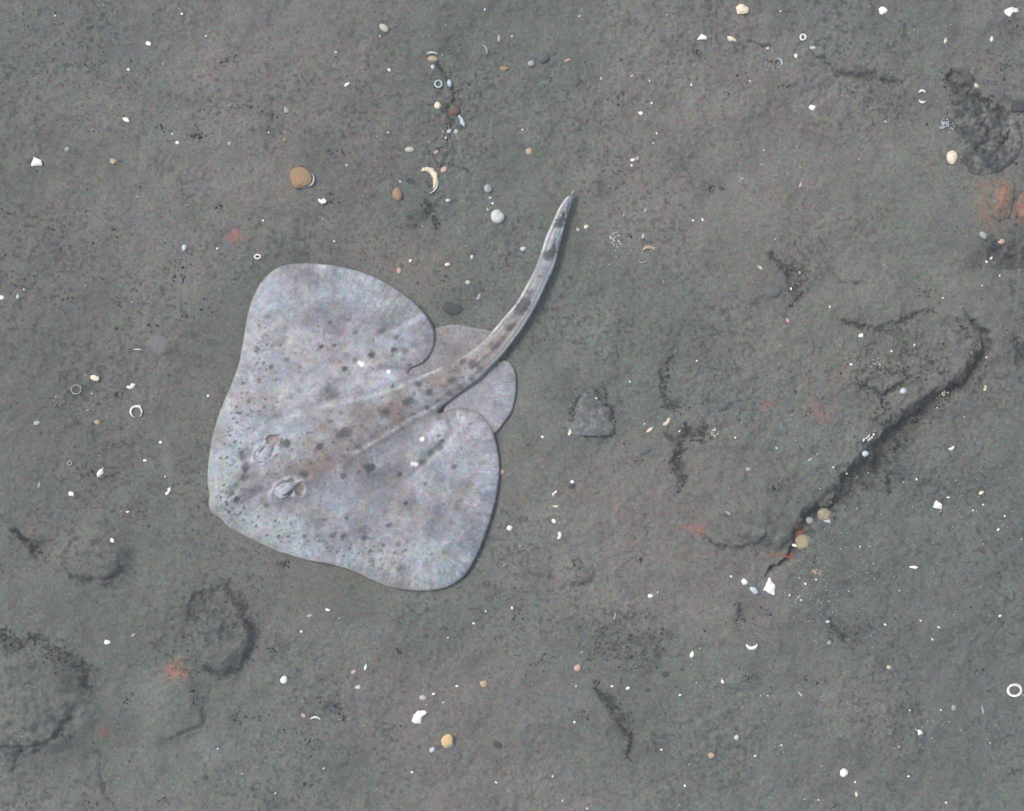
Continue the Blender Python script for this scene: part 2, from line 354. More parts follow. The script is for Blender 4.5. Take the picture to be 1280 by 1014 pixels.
def seabed_z(x, y, full=True):
    x = np.asarray(x, float); y = np.asarray(y, float)
    z = 5.0 * fbm(x, y, 170, 3, 1) + 5.0 * fbm(x, y, 46, 4, 2, 0.6)
    rough = 0.18 + 0.95 * sstep(-0.1, 0.55, fbm(x, y, 110, 3, 23))
    for bx, by, rx, ry, k in RG:
        rough = rough + k * np.exp(-((x - bx) / rx) ** 2 - ((y - by) / ry) ** 2)
    z += 1.9 * rough * fbm(x, y, 14, 4, 3, 0.7)
    z += 0.7 * vnoise(x, y, 3.2, 12) * rough
    ds, as_, sd_, _ = polydist(x, y, CRE)
    pl = inside(x, y, SLAB)
    z += SLABH * (0.62 + 0.38 * np.exp(-((x - 1105) / 45) ** 2)) * np.where(pl, np.exp(-ds / 95.0) * sstep(-4, 14, polydist(x, y, SLAB, True)[0]), 0)
    z += np.where(pl, 1, 0) * 6.5 * np.exp(-ds / 110.0) * fbm(x, y, 34, 4, 33, 0.62)
    for bx, by, rx, ry, h in MD:
        wx_ = x + 5 * vnoise(x, y, 20, 34); wy_ = y + 5 * vnoise(x, y, 20, 35)
        q = ((wx_ - bx) / rx) ** 2 + ((wy_ - by) / ry) ** 2
        z += h * np.exp(-q ** 3.2) * (1 + 0.35 * fbm(x, y, 18, 3, 36))
    for bx, by, rx, ry, h in BU:
        q = ((x - bx) / rx) ** 2 + ((y - by) / ry) ** 2
        z += h * np.exp(-q * 0.9)
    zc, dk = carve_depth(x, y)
    # burrow-pocked rubble by the right edge
    q = ((x - 1232) / 42) ** 2 + ((y - 165) / 40) ** 2
    z += np.exp(-q) * 5.5 * fbm(x, y, 13, 3, 15, 0.7)
    q = ((x - 1100) / 110) ** 2 + ((y - 450) / 50) ** 2
    z += np.exp(-q) * 2.6 * fbm(x, y, 17, 3, 16, 0.7)
    # the animal has pressed the silt level
    m = np.exp(-(np.maximum(np.hypot(x - SKC[0], (y - SKC[1])) - 195, 0) / 40) ** 2)
    dt = polydist(x, y, MID[::3])[0]
    m = np.maximum(m, np.exp(-(np.maximum(dt - 12, 0) / 18) ** 2))
    z = z * (1 - 0.86 * m) + (-1.2) * m
    return z + zc * (1 - 0.9 * m), dk

def build_seabed():
    st = 1.6
    xi = np.arange(-790, 790 + st, st); yi = np.arange(-640, 640 + st, st)
    def ext(a):
        k = np.arange(1, 56); g = st * (1.17 ** k - 1) / 0.17
        g = g * (38000.0 / g[-1]) if g[-1] > 38000 else g
        return np.concatenate([(a[0] - g)[::-1], a, a[-1] + g])
    xs = ext(xi) + CX; ys = ext(yi) + CY
    X, Y = np.meshgrid(xs, ys)
    x = X.ravel(); y = Y.ravel()
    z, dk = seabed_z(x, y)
    # colour: silt with browner and greener ground, organic debris, orange growth, painted crack shade and lamp falloff
    a = sstep(-0.35, 0.35, fbm(x, y, 240, 3, 41))[:, None]
    col = (1 - a) * np.array([0.106, 0.118, 0.108]) + a * np.array([0.131, 0.130, 0.122])
    col = col * (1 + 0.20 * fbm(x, y, 75, 5, 51))[:, None]
    b = sstep(0.1, 0.6, fbm(x, y, 22, 3, 61))[:, None]
    col = col * (1 - 0.13 * b)
    wx = x + 7 * vnoise(x, y, 14, 71) + 3 * vnoise(x, y, 5, 73); wy = y + 7 * vnoise(x, y, 14, 72) + 3 * vnoise(x, y, 5, 74)
    for bx, by, rx, ry, c, k in STAIN_FALLOFF:  # the broad dark green margins paint in the lamp falloff
        q = ((wx - bx) / rx) ** 2 + ((wy - by) / ry) ** 2
        f = (k * np.exp(-q ** (1.0 if rx > 30 else 1.4)))[:, None]
        if rx <= 24: f = f * (0.75 + 0.5 * vnoise(x, y, 3.0, 75))[:, None]
        col = col * (1 - f) + np.array(c) * f
    mott = sstep(-0.25, 0.45, fbm(x, y, 9, 3, 81, 0.7))
    for bx, by, rx, ry, k in DK:
        q = ((wx - bx) / rx) ** 2 + ((wy - by) / ry) ** 2
        f = (1.3 * k * np.exp(-q) * (0.3 + 1.0 * mott))[:, None]
        f = np.clip(f, 0, 0.9)
        col = col * (1 - f) + np.array([0.035, 0.042, 0.045]) * f
    f = np.clip(dk * 0.62 * (0.35 + 1.0 * mott) * (1 + 0.5 * vnoise(x, y, 4, 95)), 0, .92)[:, None]  # crack shade and dark debris put into the ground colour
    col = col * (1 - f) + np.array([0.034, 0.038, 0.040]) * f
    # dark grains sprinkled unevenly
    sp = sstep(0.42, 0.62, vnoise(x, y, 3.6, 91)) * (0.35 + 0.65 * sstep(-0.2, 0.4, fbm(x, y, 90, 2, 93)))
    col = col * (1 - 0.38 * sp)[:, None]
    V = np.empty((len(x), 3)); V[:, 0] = (x - CX) * S; V[:, 1] = (CY - y) * S; V[:, 2] = z * S
    ny, nx = X.shape
    i = np.arange((ny - 1) * (nx - 1)); r = i // (nx - 1); c = i % (nx - 1); p = r * nx + c
    F = np.stack([p, p + nx, p + nx + 1, p + 1], axis=1)
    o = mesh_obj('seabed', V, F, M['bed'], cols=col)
    tag(o, kind='structure')
    return o
build_seabed()
def gz(px, py):
    return float(seabed_z(np.array([px], float), np.array([py], float))[0][0])

# ------------------------------------------------------------------ the skate
def sheet(outline, spacing, zt, zb):
    """closed solid over an outline: returns V, F(list->array of tris) with top z = zt(x,y,d), underside zb"""
    x0, y0 = outline.min(0); x1, y1 = outline.max(0)
    gx = np.arange(x0, x1, spacing); gy = np.arange(y0, y1, spacing * 0.87)
    X, Y = np.meshgrid(gx, gy); X = X + (np.arange(len(gy)) % 2)[:, None] * spacing * 0.5
    x = X.ravel(); y = Y.ravel()
    x = x + rng.uniform(-.12, .12, len(x)) * spacing; y = y + rng.uniform(-.12, .12, len(y)) * spacing
    k = inside(x, y, outline); x = x[k]; y = y[k]
    d = polydist(x, y, outline, True)[0]; k = d > spacing * 0.6; x = x[k]; y = y[k]
    pts = np.vstack([outline, np.stack([x, y], 1)]); n = len(outline)
    res = delaunay_2d_cdt([Vector((float(p[0]), float(p[1]))) for p in pts], [(i, (i + 1) % n) for i in range(n)], [], 1, 1e-4)
    P = np.array([[v.x, v.y] for v in res[0]]); F = np.array([list(f) for f in res[2] if len(f) == 3])
    a = P[F[:, 0]]; b = P[F[:, 1]]; c = P[F[:, 2]]
    ar = (b[:, 0] - a[:, 0]) * (c[:, 1] - a[:, 1]) - (b[:, 1] - a[:, 1]) * (c[:, 0] - a[:, 0])
    F[ar > 0] = F[ar > 0][:, ::-1]              # plan y points down: make the top face up
    d, arc, _, _ = polydist(P[:, 0], P[:, 1], outline, True)
    top = zt(P[:, 0], P[:, 1], d); bot = zb(P[:, 0], P[:, 1], d)
    nP = len(P)
    V = np.zeros((2 * nP, 3)); V[:nP, 0] = V[nP:, 0] = (P[:, 0] - CX) * S; V[:nP, 1] = V[nP:, 1] = (CY - P[:, 1]) * S
    V[:nP, 2] = top * S; V[nP:, 2] = bot * S
    # side wall along boundary edges
    from collections import defaultdict
    cnt = defaultdict(int)
    for f in F:
        for i in range(3): cnt[(f[i], f[(i + 1) % 3])] += 1
    side = []
    for (i, j) in list(cnt.keys()):
        if (j, i) not in cnt:
            side.append((j, i, i + nP)); side.append((j, i + nP, j + nP))
    Fa = np.vstack([F, F[:, ::-1] + nP, np.array(side)])
    return V, Fa, P, d, arc

def mid_coords(x, y):
    d, a, s, tt = polydist(x, y, MID); return d, a, s
S_TAIL = 372.0                                            # arc length where the tail leaves the disc
ridge1 = [(405,508),(440,502),(466,497),(491,488),(519,476),(550,461)]
ridge2 = [(445,565),(464,556),(480,547),(507,530),(533,515),(562,498)]
EYES = [((334.5,565.5), 42, (344.5,549.0), (340,556)), ((359,611), 32, (378,610.5), (367,611))]
def orbit(x, y, e):
    (ex, ey), ang, (sx, sy), _ = e
    xx = x + 1.6 * vnoise(x, y, 6, 291); yy = y + 1.6 * vnoise(x, y, 6, 292)
    ca, sa = math.cos(R(ang)), math.sin(R(ang)); dx = xx - ex; dy = yy - ey
    q = np.sqrt(((dx * ca - dy * sa) / 16.5) ** 2 + ((dx * sa + dy * ca) / 9.8) ** 2)
    a2 = R(20 if ex < 350 else 70); c2, s2 = math.cos(a2), math.sin(a2); dx = xx - sx; dy = yy - sy
    q2 = np.sqrt(((dx * c2 - dy * s2) / 8.2) ** 2 + ((dx * s2 + dy * c2) / 5.8) ** 2)
    h = np.clip(0.5 + 0.5 * (q2 - q) / 0.5, 0, 1); qm = q2 * (1 - h) + q * h - 0.5 * h * (1 - h)
    return q, q2, qm

def lift(x, y):                                           # height of the flesh above the silt, wings curl up a little
    l = 3.0 + 1.0 * vnoise(x, y, 70, 201) + 1.0 * vnoise(x, y, 28, 202)
    l += 3.2 * np.exp(-(((x - 575) / 70) ** 2 + ((y - 680) / 60) ** 2))
    l += 2.5 * np.exp(-(((x - 510) / 60) ** 2 + ((y - 380) / 40) ** 2))
    l += 2.0 * np.exp(-(((x - 420) / 90) ** 2 + ((y - 712) / 24) ** 2))
    u, s, _ = mid_coords(x, y)
    l += 4.0 * sstep(S_TAIL - 40, S_TAIL + 60, s) * sstep(0, 60, 680 - s)
    l -= 1.2 * sstep(60, 0, s)
    return l
def body_top(x, y, d):
    u, s, sd = mid_coords(x, y)
    tail = sstep(S_TAIL - 45, S_TAIL + 35, s)
    z = 1.3 + 5.0 * (1 - np.exp(-d / 22.0)) + 1.2 * (1 - np.exp(-d / 2.0))
    z += 9.0 * np.exp(-(((x - 430) / 95) ** 2 + ((y - 548) / 85) ** 2))
    z += 4.0 * sstep(44, 8, u) * sstep(60, 190, s) * (1 - tail)
    z += 5.5 * np.exp(-(((x - 360) / 34) ** 2 + ((y - 586) / 34) ** 2))
    z += 3.2 * np.exp(-(u / 9) ** 2) * sstep(10, 50, s) * sstep(125, 80, s)      # rostral ridge
    for r in (ridge1, ridge2):
        dr = polydist(x, y, r)[0]; rl = polydist(x, y, r)[1]; ef = sstep(0, 40, rl) * sstep(0, 45, 172 - rl if r is ridge1 else 118 - rl)
        z += 0.7 * np.exp(-(dr / 3.0) ** 2) * (1 - tail) * ef
        z -= 0.6 * np.exp(-((dr - 6) / 4) ** 2) * (1 - tail) * ef
    # folds
    for P, w, h in (([(305,567),(311,584),(309,597),(297,608),(286,618)], 4, -3.0), ([(330,612),(312,626),(296,632)], 5, -1.4),
                    ([(556,516),(566,536),(556,552),(540,565),(528,578),(516,596)], 6, -2.6), ([(478,415),(500,406),(520,398)], 4, -1.6),
                    ([(495,441),(520,433),(536,428)], 4, -1.5), ([(512,466),(488,462),(462,468)], 6, -2.2), ([(405,500),(420,480),(440,470)], 8, -2.2),
                    ([(440,590),(470,596),(500,600)], 10, -2.0), ([(345,525),(380,512),(420,500)], 7, -1.8)):
        dr = polydist(x, y, P)[0]; z += h * np.exp(-(dr / w) ** 2)
    # orbits and spiracles
    for (ex, ey), ang, (sx, sy), _ in EYES:
        ca, sa = math.cos(R(ang)), math.sin(R(ang))
        dx = x - ex; dy = y - ey; a = dx * ca - dy * sa; b = dx * sa + dy * ca
        z += 5.5 * np.exp(-((a / 17) ** 2 + (b / 12) ** 2))
        q, q2, qm = orbit(x, y, ((ex, ey), ang, (sx, sy), _))
        z -= 3.4 * np.exp(-q ** 4)
        z += 1.1 * np.exp(-((qm - 1.12) / 0.2) ** 2) - 3.6 * np.exp(-(q2 * 1.1) ** 4)
    z += 0.9 * fbm(x, y, 30, 3, 211)
    # edge-to-edge arch of the tail, with low side folds
    w = u + d + 1e-3; rr = np.clip(u / w, 0, 1)
    zt = 1.0 + (3.0 + 0.30 * np.minimum(w, 26)) * np.sqrt(np.clip(1 - rr ** 4.5, 0, 1)) + 0.8 * np.exp(-((rr - 0.86) / 0.07) ** 2) + 1.2 * np.exp(-(rr / 0.18) ** 2)
    z = z * (1 - tail) + (zt + 2.0 * sstep(S_TAIL + 60, S_TAIL, s)) * tail
    z = np.where(d < 1e-3, 0.9, z)
    return z + lift(x, y)
def body_bot(x, y, d): return lift(x, y) - 0.2 + 0.5 * np.exp(-d / 2)

# dark spots (x, y, radius, strength)
SPOTS = [(362,553.5,6.5,.8),(359,555,5,.6),(402,558,5.5,.85),(405,556.5,4,.5),(433,541,8,.75),(429,543,6,.5),(463.9,584.7,7,.85),(459,582,5,.6),(382.4,592.5,6.5,.8),(366,596.5,3.5,.8),(431.3,594.5,4.5,.6),(448.7,590.6,4,.4),(457,671,4,.75),(429.8,670,4,.65),
 (417,668.5,4,.6),(398,670,3,.5),(383,669.5,3.5,.55),(434.7,646.8,3,.6),(406.7,648.8,2.2,.8),(414.6,526.5,3.5,.6),(348.5,568,3,.8),(450,558,4.5,.4),(429,515.6,3,.5),(416,514,2.5,.5),(413.6,404,3,.7),(410,391,2.5,.4),(445,416.5,3,.7),(437,401,3,.4),(402.7,434,3.4,.85),(419,432.7,2.6,.8),
 (464.9,444,5,.8),(467,446,3,.5),(432.3,461,4,.85),(360.7,451,4,.55),(341,459,3.6,.75),(325.8,476,3.6,.6),(313,501,3.6,.6),(333.7,499,2,.8),(332,509,2,.8),(322,434.6,2.6,.6),(323,454.6,2.4,.6),(305.7,479.6,2.6,.7),(434.5,447,6,.4),(446,450,4,.5),(476.7,415.5,5,.45),(335,396,5,.35),
 (415.5,488,14,.45),(418,494,8,.4),(301,516.6,3.4,.7),(317,514.7,3,.5),(299,528,2.6,.8),(327,518,2,.5),(493.3,437.8,4,.75),(496,422,3.6,.6),(508,440,4,.35),(591.9,455,7,.75),(579,453,5,.65),(565,475.6,6,.7),(547.5,501,3,.6),(536.6,490.5,6,.75),(523.8,480.6,5,.75),(512,502,6.8,.75),(483.4,515.6,6.8,.75),
 (492,483.5,3.5,.7),(617.5,433.3,7,.65),(637,409.6,6,.7),(654,382,8.9,.85),(649,389,8,.75),(658,376,5,.6),(662,367,4.5,.6),(673.7,346.5,3,.5),(508,628,3.2,.85),(516,632,14,.35),(487.3,655.7,4,.65),(500.7,593,3.6,.7),(529.7,577.8,5,.6),(538.6,566,5,.6),(549.5,558,6,.6),(553.4,551.5,3.6,.7),(548.5,545,2.5,.6),(567.8,583,3.6,.65),
 (532.7,604,2.6,.5),(555,629,2,.6),(480.4,680,3.2,.65),(534.7,508.7,3.4,.6),(505,523.5,2.5,.5),(516,517.6,3,.5),(463.4,688,2.8,.7),(465,699.5,4,.55),(499,679,4,.5),(502,708,6,.35),(494,690,2.6,.6),(685,321,7.5,.95),(690,317,6,.9),(693,309,4.5,.85),(695,302,3,.7),(698.5,281,7,.95),(702,276,5.5,.9),(704.5,268,4,.8),(706.5,262,2.5,.6),(712,245,4,.7),
 (662,612,10,.0),(292,616,4,.8),(290,618,3,.5),(297,624,4,.8),(300,622.5,3,.5),(286,630,3,.5),(335,631,3,.6),(465,606,20,.3),(470,598,12,.3),(552,640,16,.22),(540,665,14,.25),(590,655,12,.25),(556,690,10,.22),(370,345,14,.25),(358,338,10,.3),(383,343,10,.3),(415,345,12,.2),(453,371,9,.3),
 (430,382,12,.12),(353,427,8,.3),(356,411,10,.2),(350,470,12,.15),(490,505,3,.4),(452,489,9,.3),(447,512,9,.3),(476,566,8,.3),(390,640,12,.18),(566,600,10,.2),(576,612,14,.2),(605,620,12,.22),(586,676,12,.22),(395,482,4,.3),(378,489,4,.35),(364,496,5,.3),(387,520,14,.2),(370,531,10,.3),(455,664,8,.35),(451,660,10,.3),
 (534,450,9,.3),(538,425,8,.3),(600,462,5,.5),(590,472,5,.5),(576,484,5,.5),(562,492,4,.5),(512,456,3,.5),(505,450,3,.4),(560,436,4,.3),(440,577,5,.3),(414,573,4,.3),(340,590,5,.25),(346,520,4,.35),(321,534,6,.3),(310,560,5,.3),(306,568,8,.5),(311,583,7,.6),(308,597,5,.5),(318,594,6,.35),(298,607,4,.45),(644,395,5,.4),(628,424,4,.35),(606,446,4,.35)]
FRK = [(rng.uniform(0, 1), rng.uniform(0, 1)) for _ in range(0)]
def freckles():
    out = []
    r = random.Random(5)
    # leading margins and snout carry many small freckles
    lead1 = [(322,405),(312,440),(306,470),(294,500),(284,525),(276,555),(278,585)]
    lead2 = [(275,630),(300,655),(330,668),(365,682),(400,690),(435,700),(465,710),(500,722)]
    for P, n in ((lead1, 90), (lead2, 100)):
        P = catmull(P, 4, False)
        for _ in range(n):
            p = P[r.randrange(len(P))]; nx, ny = (1, 0.25) if P is not None and n == 90 else (0.35, -1)
            k = abs(r.gauss(0, 16)) + 4
            out.append((p[0] + nx * k + r.uniform(-4, 4), p[1] + ny * k + r.uniform(-4, 4), r.uniform(1.1, 2.2), r.uniform(.35, .85)))
    for _ in range(70): out.append((r.gauss(362, 26), r.gauss(590, 26), r.uniform(.8, 1.5), r.uniform(.5, .8)))
    for _ in range(60): out.append((r.gauss(285, 9), r.gauss(630, 9), r.uniform(.8, 1.6), r.uniform(.4, .8)))
    for _ in range(160): out.append((r.uniform(300, 600), r.uniform(380, 700), r.uniform(1.0, 2.0), r.uniform(.2, .6)))
    for _ in range(110):
        k = r.random(); out.append((370 + 230 * k + r.gauss(0, 14), 580 - 125 * k + r.gauss(0, 14), r.uniform(.9, 2.2), r.uniform(.3, .7)))
    return out
def body_col(P, d, arc):
    x, y = P[:, 0], P[:, 1]
    u, s, sd = mid_coords(x, y)
    tail = sstep(S_TAIL - 20, S_TAIL + 35, s)
    n = fbm(x, y, 55, 4, 221, 0.6)
    pale = np.array([0.272, 0.295, 0.330]); mauve = np.array([0.172, 0.168, 0.188]); brown = np.array([0.158, 0.135, 0.126])
    a = sstep(-0.45, 0.35, n)[:, None]
    c = mauve * (1 - a) + pale * a
    b = (sstep(44, 16, u) * sstep(70, 130, s) * (0.62 + 0.5 * vnoise(x, y, 18, 227)))[:, None]; b = np.clip(b, 0, 0.95)
    c = c * (1 - b) + brown * b
    # shoulders paler, head pale blue-green, rear margin greyer
    for bx, by, rx, ry, cc, k in ((440,372,60,22,(.30,.34,.375),.75),(560,700,26,16,(.26,.29,.32),.5),(515,690,36,16,(.29,.32,.345),.5),(455,458,20,9,(.28,.31,.34),.6),(330,470,10,18,(.29,.29,.33),.5),(282,590,24,60,(.27,.33,.345),.7),(345,660,70,26,(.27,.32,.33),.6),(470,700,70,22,(.28,.32,.34),.6),(440,630,60,30,(.27,.29,.33),.5),
                                  (540,620,50,50,(.205,.195,.215),.5),(600,590,30,50,(.23,.25,.29),.5),(590,540,26,24,(.28,.28,.33),.6),(530,560,30,20,(.24,.27,.275),.5),(385,450,60,40,(.22,.20,.215),.5),(390,345,60,16,(.185,.205,.23),.5),
                                  (500,380,50,26,(.20,.215,.24),.45),(520,440,30,20,(.20,.205,.215),.4),(330,500,26,50,(.24,.25,.285),.5),(362,588,30,22,(.17,.15,.14),.5),(440,512,60,16,(.19,.165,.16),.4),(400,620,40,20,(.255,.28,.31),.4),(540,712,34,22,(.235,.265,.285),.4)):
        q = ((x - bx) / rx) ** 2 + ((y - by) / ry) ** 2
        f = (k * np.exp(-q * 1.1))[:, None]; c = c * (1 - f) + np.array(cc) * f
    c = c * (1 + 0.30 * fbm(x, y, 16, 4, 231, 0.7))[:, None]
    c = c * (1 + 0.13 * vnoise(x, y, 4.5, 236))[:, None]
    # hue mottling
    h = vnoise(x, y, 9, 237) + 1.2 * fbm(x, y, 40, 2, 238); c[:, 0] *= 1 + 0.06 * h; c[:, 2] *= 1 - 0.05 * h
    # tail: pinkish grey with pale sides
    tc = np.array([0.22, 0.195, 0.19]) * (1 + 0.14 * vnoise(x, y, 7, 241))[:, None]
    tipg = sstep(S_TAIL + 60, S_TAIL + 120, s)[:, None]
    tc = tc * (1 - tipg) + np.array([0.20, 0.215, 0.235]) * tipg * (1 + 0.15 * vnoise(x, y, 6, 242))[:, None]
    tipe = sstep(S_TAIL + 5, S_TAIL + 50, s) * sstep(-0.3, 0.2, vnoise(x, y, 30, 247) + 0.45)
    rr = np.clip(u / (u + d + 1e-3), 0, 1)
    e = (sstep(0.62, 0.80, rr) * 0.55)[:, None]; tc = tc * (1 - e) + np.array([0.30, 0.32, 0.335]) * e
    e = (np.exp(-((rr - 0.90) / 0.045) ** 2) * 0.75)[:, None]; tc = tc * (1 - .3 * e) + np.array([0.46, 0.50, 0.50]) * .3 * e
    e = (np.exp(-((d - 1.9) / 1.3) ** 2) * 0.85 * tipe)[:, None]; tc = tc * (1 - e) + np.array([0.50, 0.54, 0.54]) * e
    e = (np.exp(-((d - 4.6) / 1.2) ** 2) * 0.45 * tipe)[:, None]; tc = tc * (1 - e) + np.array([0.10, 0.10, 0.11]) * e
    e = (np.exp(-((d - 7.0) / 1.3) ** 2) * 0.40 * tipe)[:, None]; tc = tc * (1 - e) + np.array([0.40, 0.43, 0.44]) * e
    c = c * (1 - tail[:, None]) + tc * tail[:, None]
    rm = np.exp(-(d / 42) ** 2) * sstep(330, 430, x) * (1 - tail)
    c = c * (1 + rm * (0.20 * vnoise(arc, d * 0.12, 3.4, 244) + 0.16 * vnoise(arc, d * 0.2, 9, 245)))[:, None]
    rd = rm * sstep(0.1, 0.6, vnoise(arc, d * 0.7, 22, 246) * 0.7 + 0.35 * np.exp(-(d / 12) ** 2)) * 0.45
    c = c * (1 - rd[:, None]) + np.array([0.155, 0.17, 0.205]) * rd[:, None]
    c = c * (1 - 0.22 * sstep(0.15, 0.7, fbm(x, y, 34, 4, 248, .65)) * sstep(10, 40, d))[:, None]
    # pale side ridges
    for r in (ridge1, ridge2):
        f = np.clip(0.75 * np.exp(-(polydist(x, y, r)[0] / 2.6) ** 2) * (0.7 + 0.8 * vnoise(x, y, 5, 243)), 0, 1)[:, None]; c = c * (1 - f) + np.array([.33, .36, .38]) * f
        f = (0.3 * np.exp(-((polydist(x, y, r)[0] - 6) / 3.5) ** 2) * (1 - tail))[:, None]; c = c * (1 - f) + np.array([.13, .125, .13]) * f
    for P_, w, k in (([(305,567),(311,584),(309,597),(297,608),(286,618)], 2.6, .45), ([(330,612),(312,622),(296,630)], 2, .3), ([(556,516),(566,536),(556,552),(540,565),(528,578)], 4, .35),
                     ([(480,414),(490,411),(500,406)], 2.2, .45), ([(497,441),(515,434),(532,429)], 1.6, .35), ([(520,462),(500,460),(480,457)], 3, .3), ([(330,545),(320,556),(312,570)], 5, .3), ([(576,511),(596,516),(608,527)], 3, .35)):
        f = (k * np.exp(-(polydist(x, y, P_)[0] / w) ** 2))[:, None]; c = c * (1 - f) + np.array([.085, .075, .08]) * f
    dark = np.zeros(len(x))
    for sx, sy, r, k in SPOTS + freckles():
        m = (np.abs(x - sx) < 3 * r) & (np.abs(y - sy) < 3 * r)
        if not m.any(): continue
        ang = R(28); dx = x[m] - sx; dy = y[m] - sy
        aa = dx * math.cos(ang) - dy * math.sin(ang); bb = dx * math.sin(ang) + dy * math.cos(ang)
        q = np.sqrt((aa / (r * 1.02)) ** 2 + (bb / (r * 0.76)) ** 2) + 0.30 * vnoise(x[m], y[m], 2.5, 251)
        f = min(1, k * 1.18) * (np.exp(-(q * .95) ** 5) if r < 9 else np.exp(-q ** 2))
        dark[m] = 1 - (1 - dark[m]) * (1 - f)
    dark = np.clip(dark, 0, 0.95)[:, None]
    c = c * (1 - dark) + np.array([0.040, 0.043, 0.05]) * dark
    # pale yellowish rim of the leading edge
    lead = ((x + 0.1 * y < 385) & (y < 640) | ((y > 640) & (x < 560)))
    f = (np.exp(-(d / 2.6) ** 2) * np.where(lead, 0.65, 0.12) * (1 - tail))[:, None]
    c = c * (1 - f) + np.array([0.30, 0.33, 0.27]) * f
    f = (0.55 * np.exp(-(d / 2.2) ** 2) * sstep(0.0, 0.5, vnoise(x, y, 13, 265)) * (1 - tail))[:, None]; c = c * (1 - f) + np.array([.125, .125, .115]) * f
    # orbit skin, plus soft shade painted round each eye
    for (ex, ey), ang, (sx, sy), _ in EYES:
        q, q2, qm = orbit(x, y, ((ex, ey), ang, (sx, sy), _))
        f = np.clip(0.75 * np.exp(-((qm - 1.12) / 0.16) ** 2) * (0.25 + 1.3 * vnoise(x, y, 8, 261)), 0, 1)[:, None]; c = c * (1 - f) + np.array([.47, .48, .50]) * f
        f = np.clip(0.5 * np.exp(-((qm - 1.5) / 0.22) ** 2) * (0.4 + 0.8 * vnoise(x, y, 9, 262)), 0, 1)[:, None]; c = c * (1 - f) + np.array([.12, .11, .12]) * f
        f = np.clip(0.55 * np.exp(-((qm - 1.25) / 0.35) ** 2) * (0.5 + 1.0 * vnoise(x, y, 5, 264)), 0, 1)[:, None]; c = c * (1 - f) + np.array([.34, .365, .42]) * f
        f = (0.8 * np.exp(-(q2 * 1.08) ** 5))[:, None]; c = c * (1 - f) + np.array([.215, .165, .15]) * f
        f = (0.55 * np.exp(-((q2 - 0.95) / 0.13) ** 2) * (qm < 1.0))[:, None]; c = c * (1 - f) + np.array([.07, .05, .05]) * f
    for wx, wy, r in ((453, 456, 2.8), (450.5, 453.5, 2), (486.3, 464.8, 2.3), (528.4, 548.6, 2.8), (520.5, 579.8, 3.0), (516.5, 579, 2.2)):
        q = np.hypot(x - wx, y - wy) / r; f = np.exp(-q ** 3)[:, None]; c = c * (1 - f) + np.array([.85, .9, .9]) * f
    return c

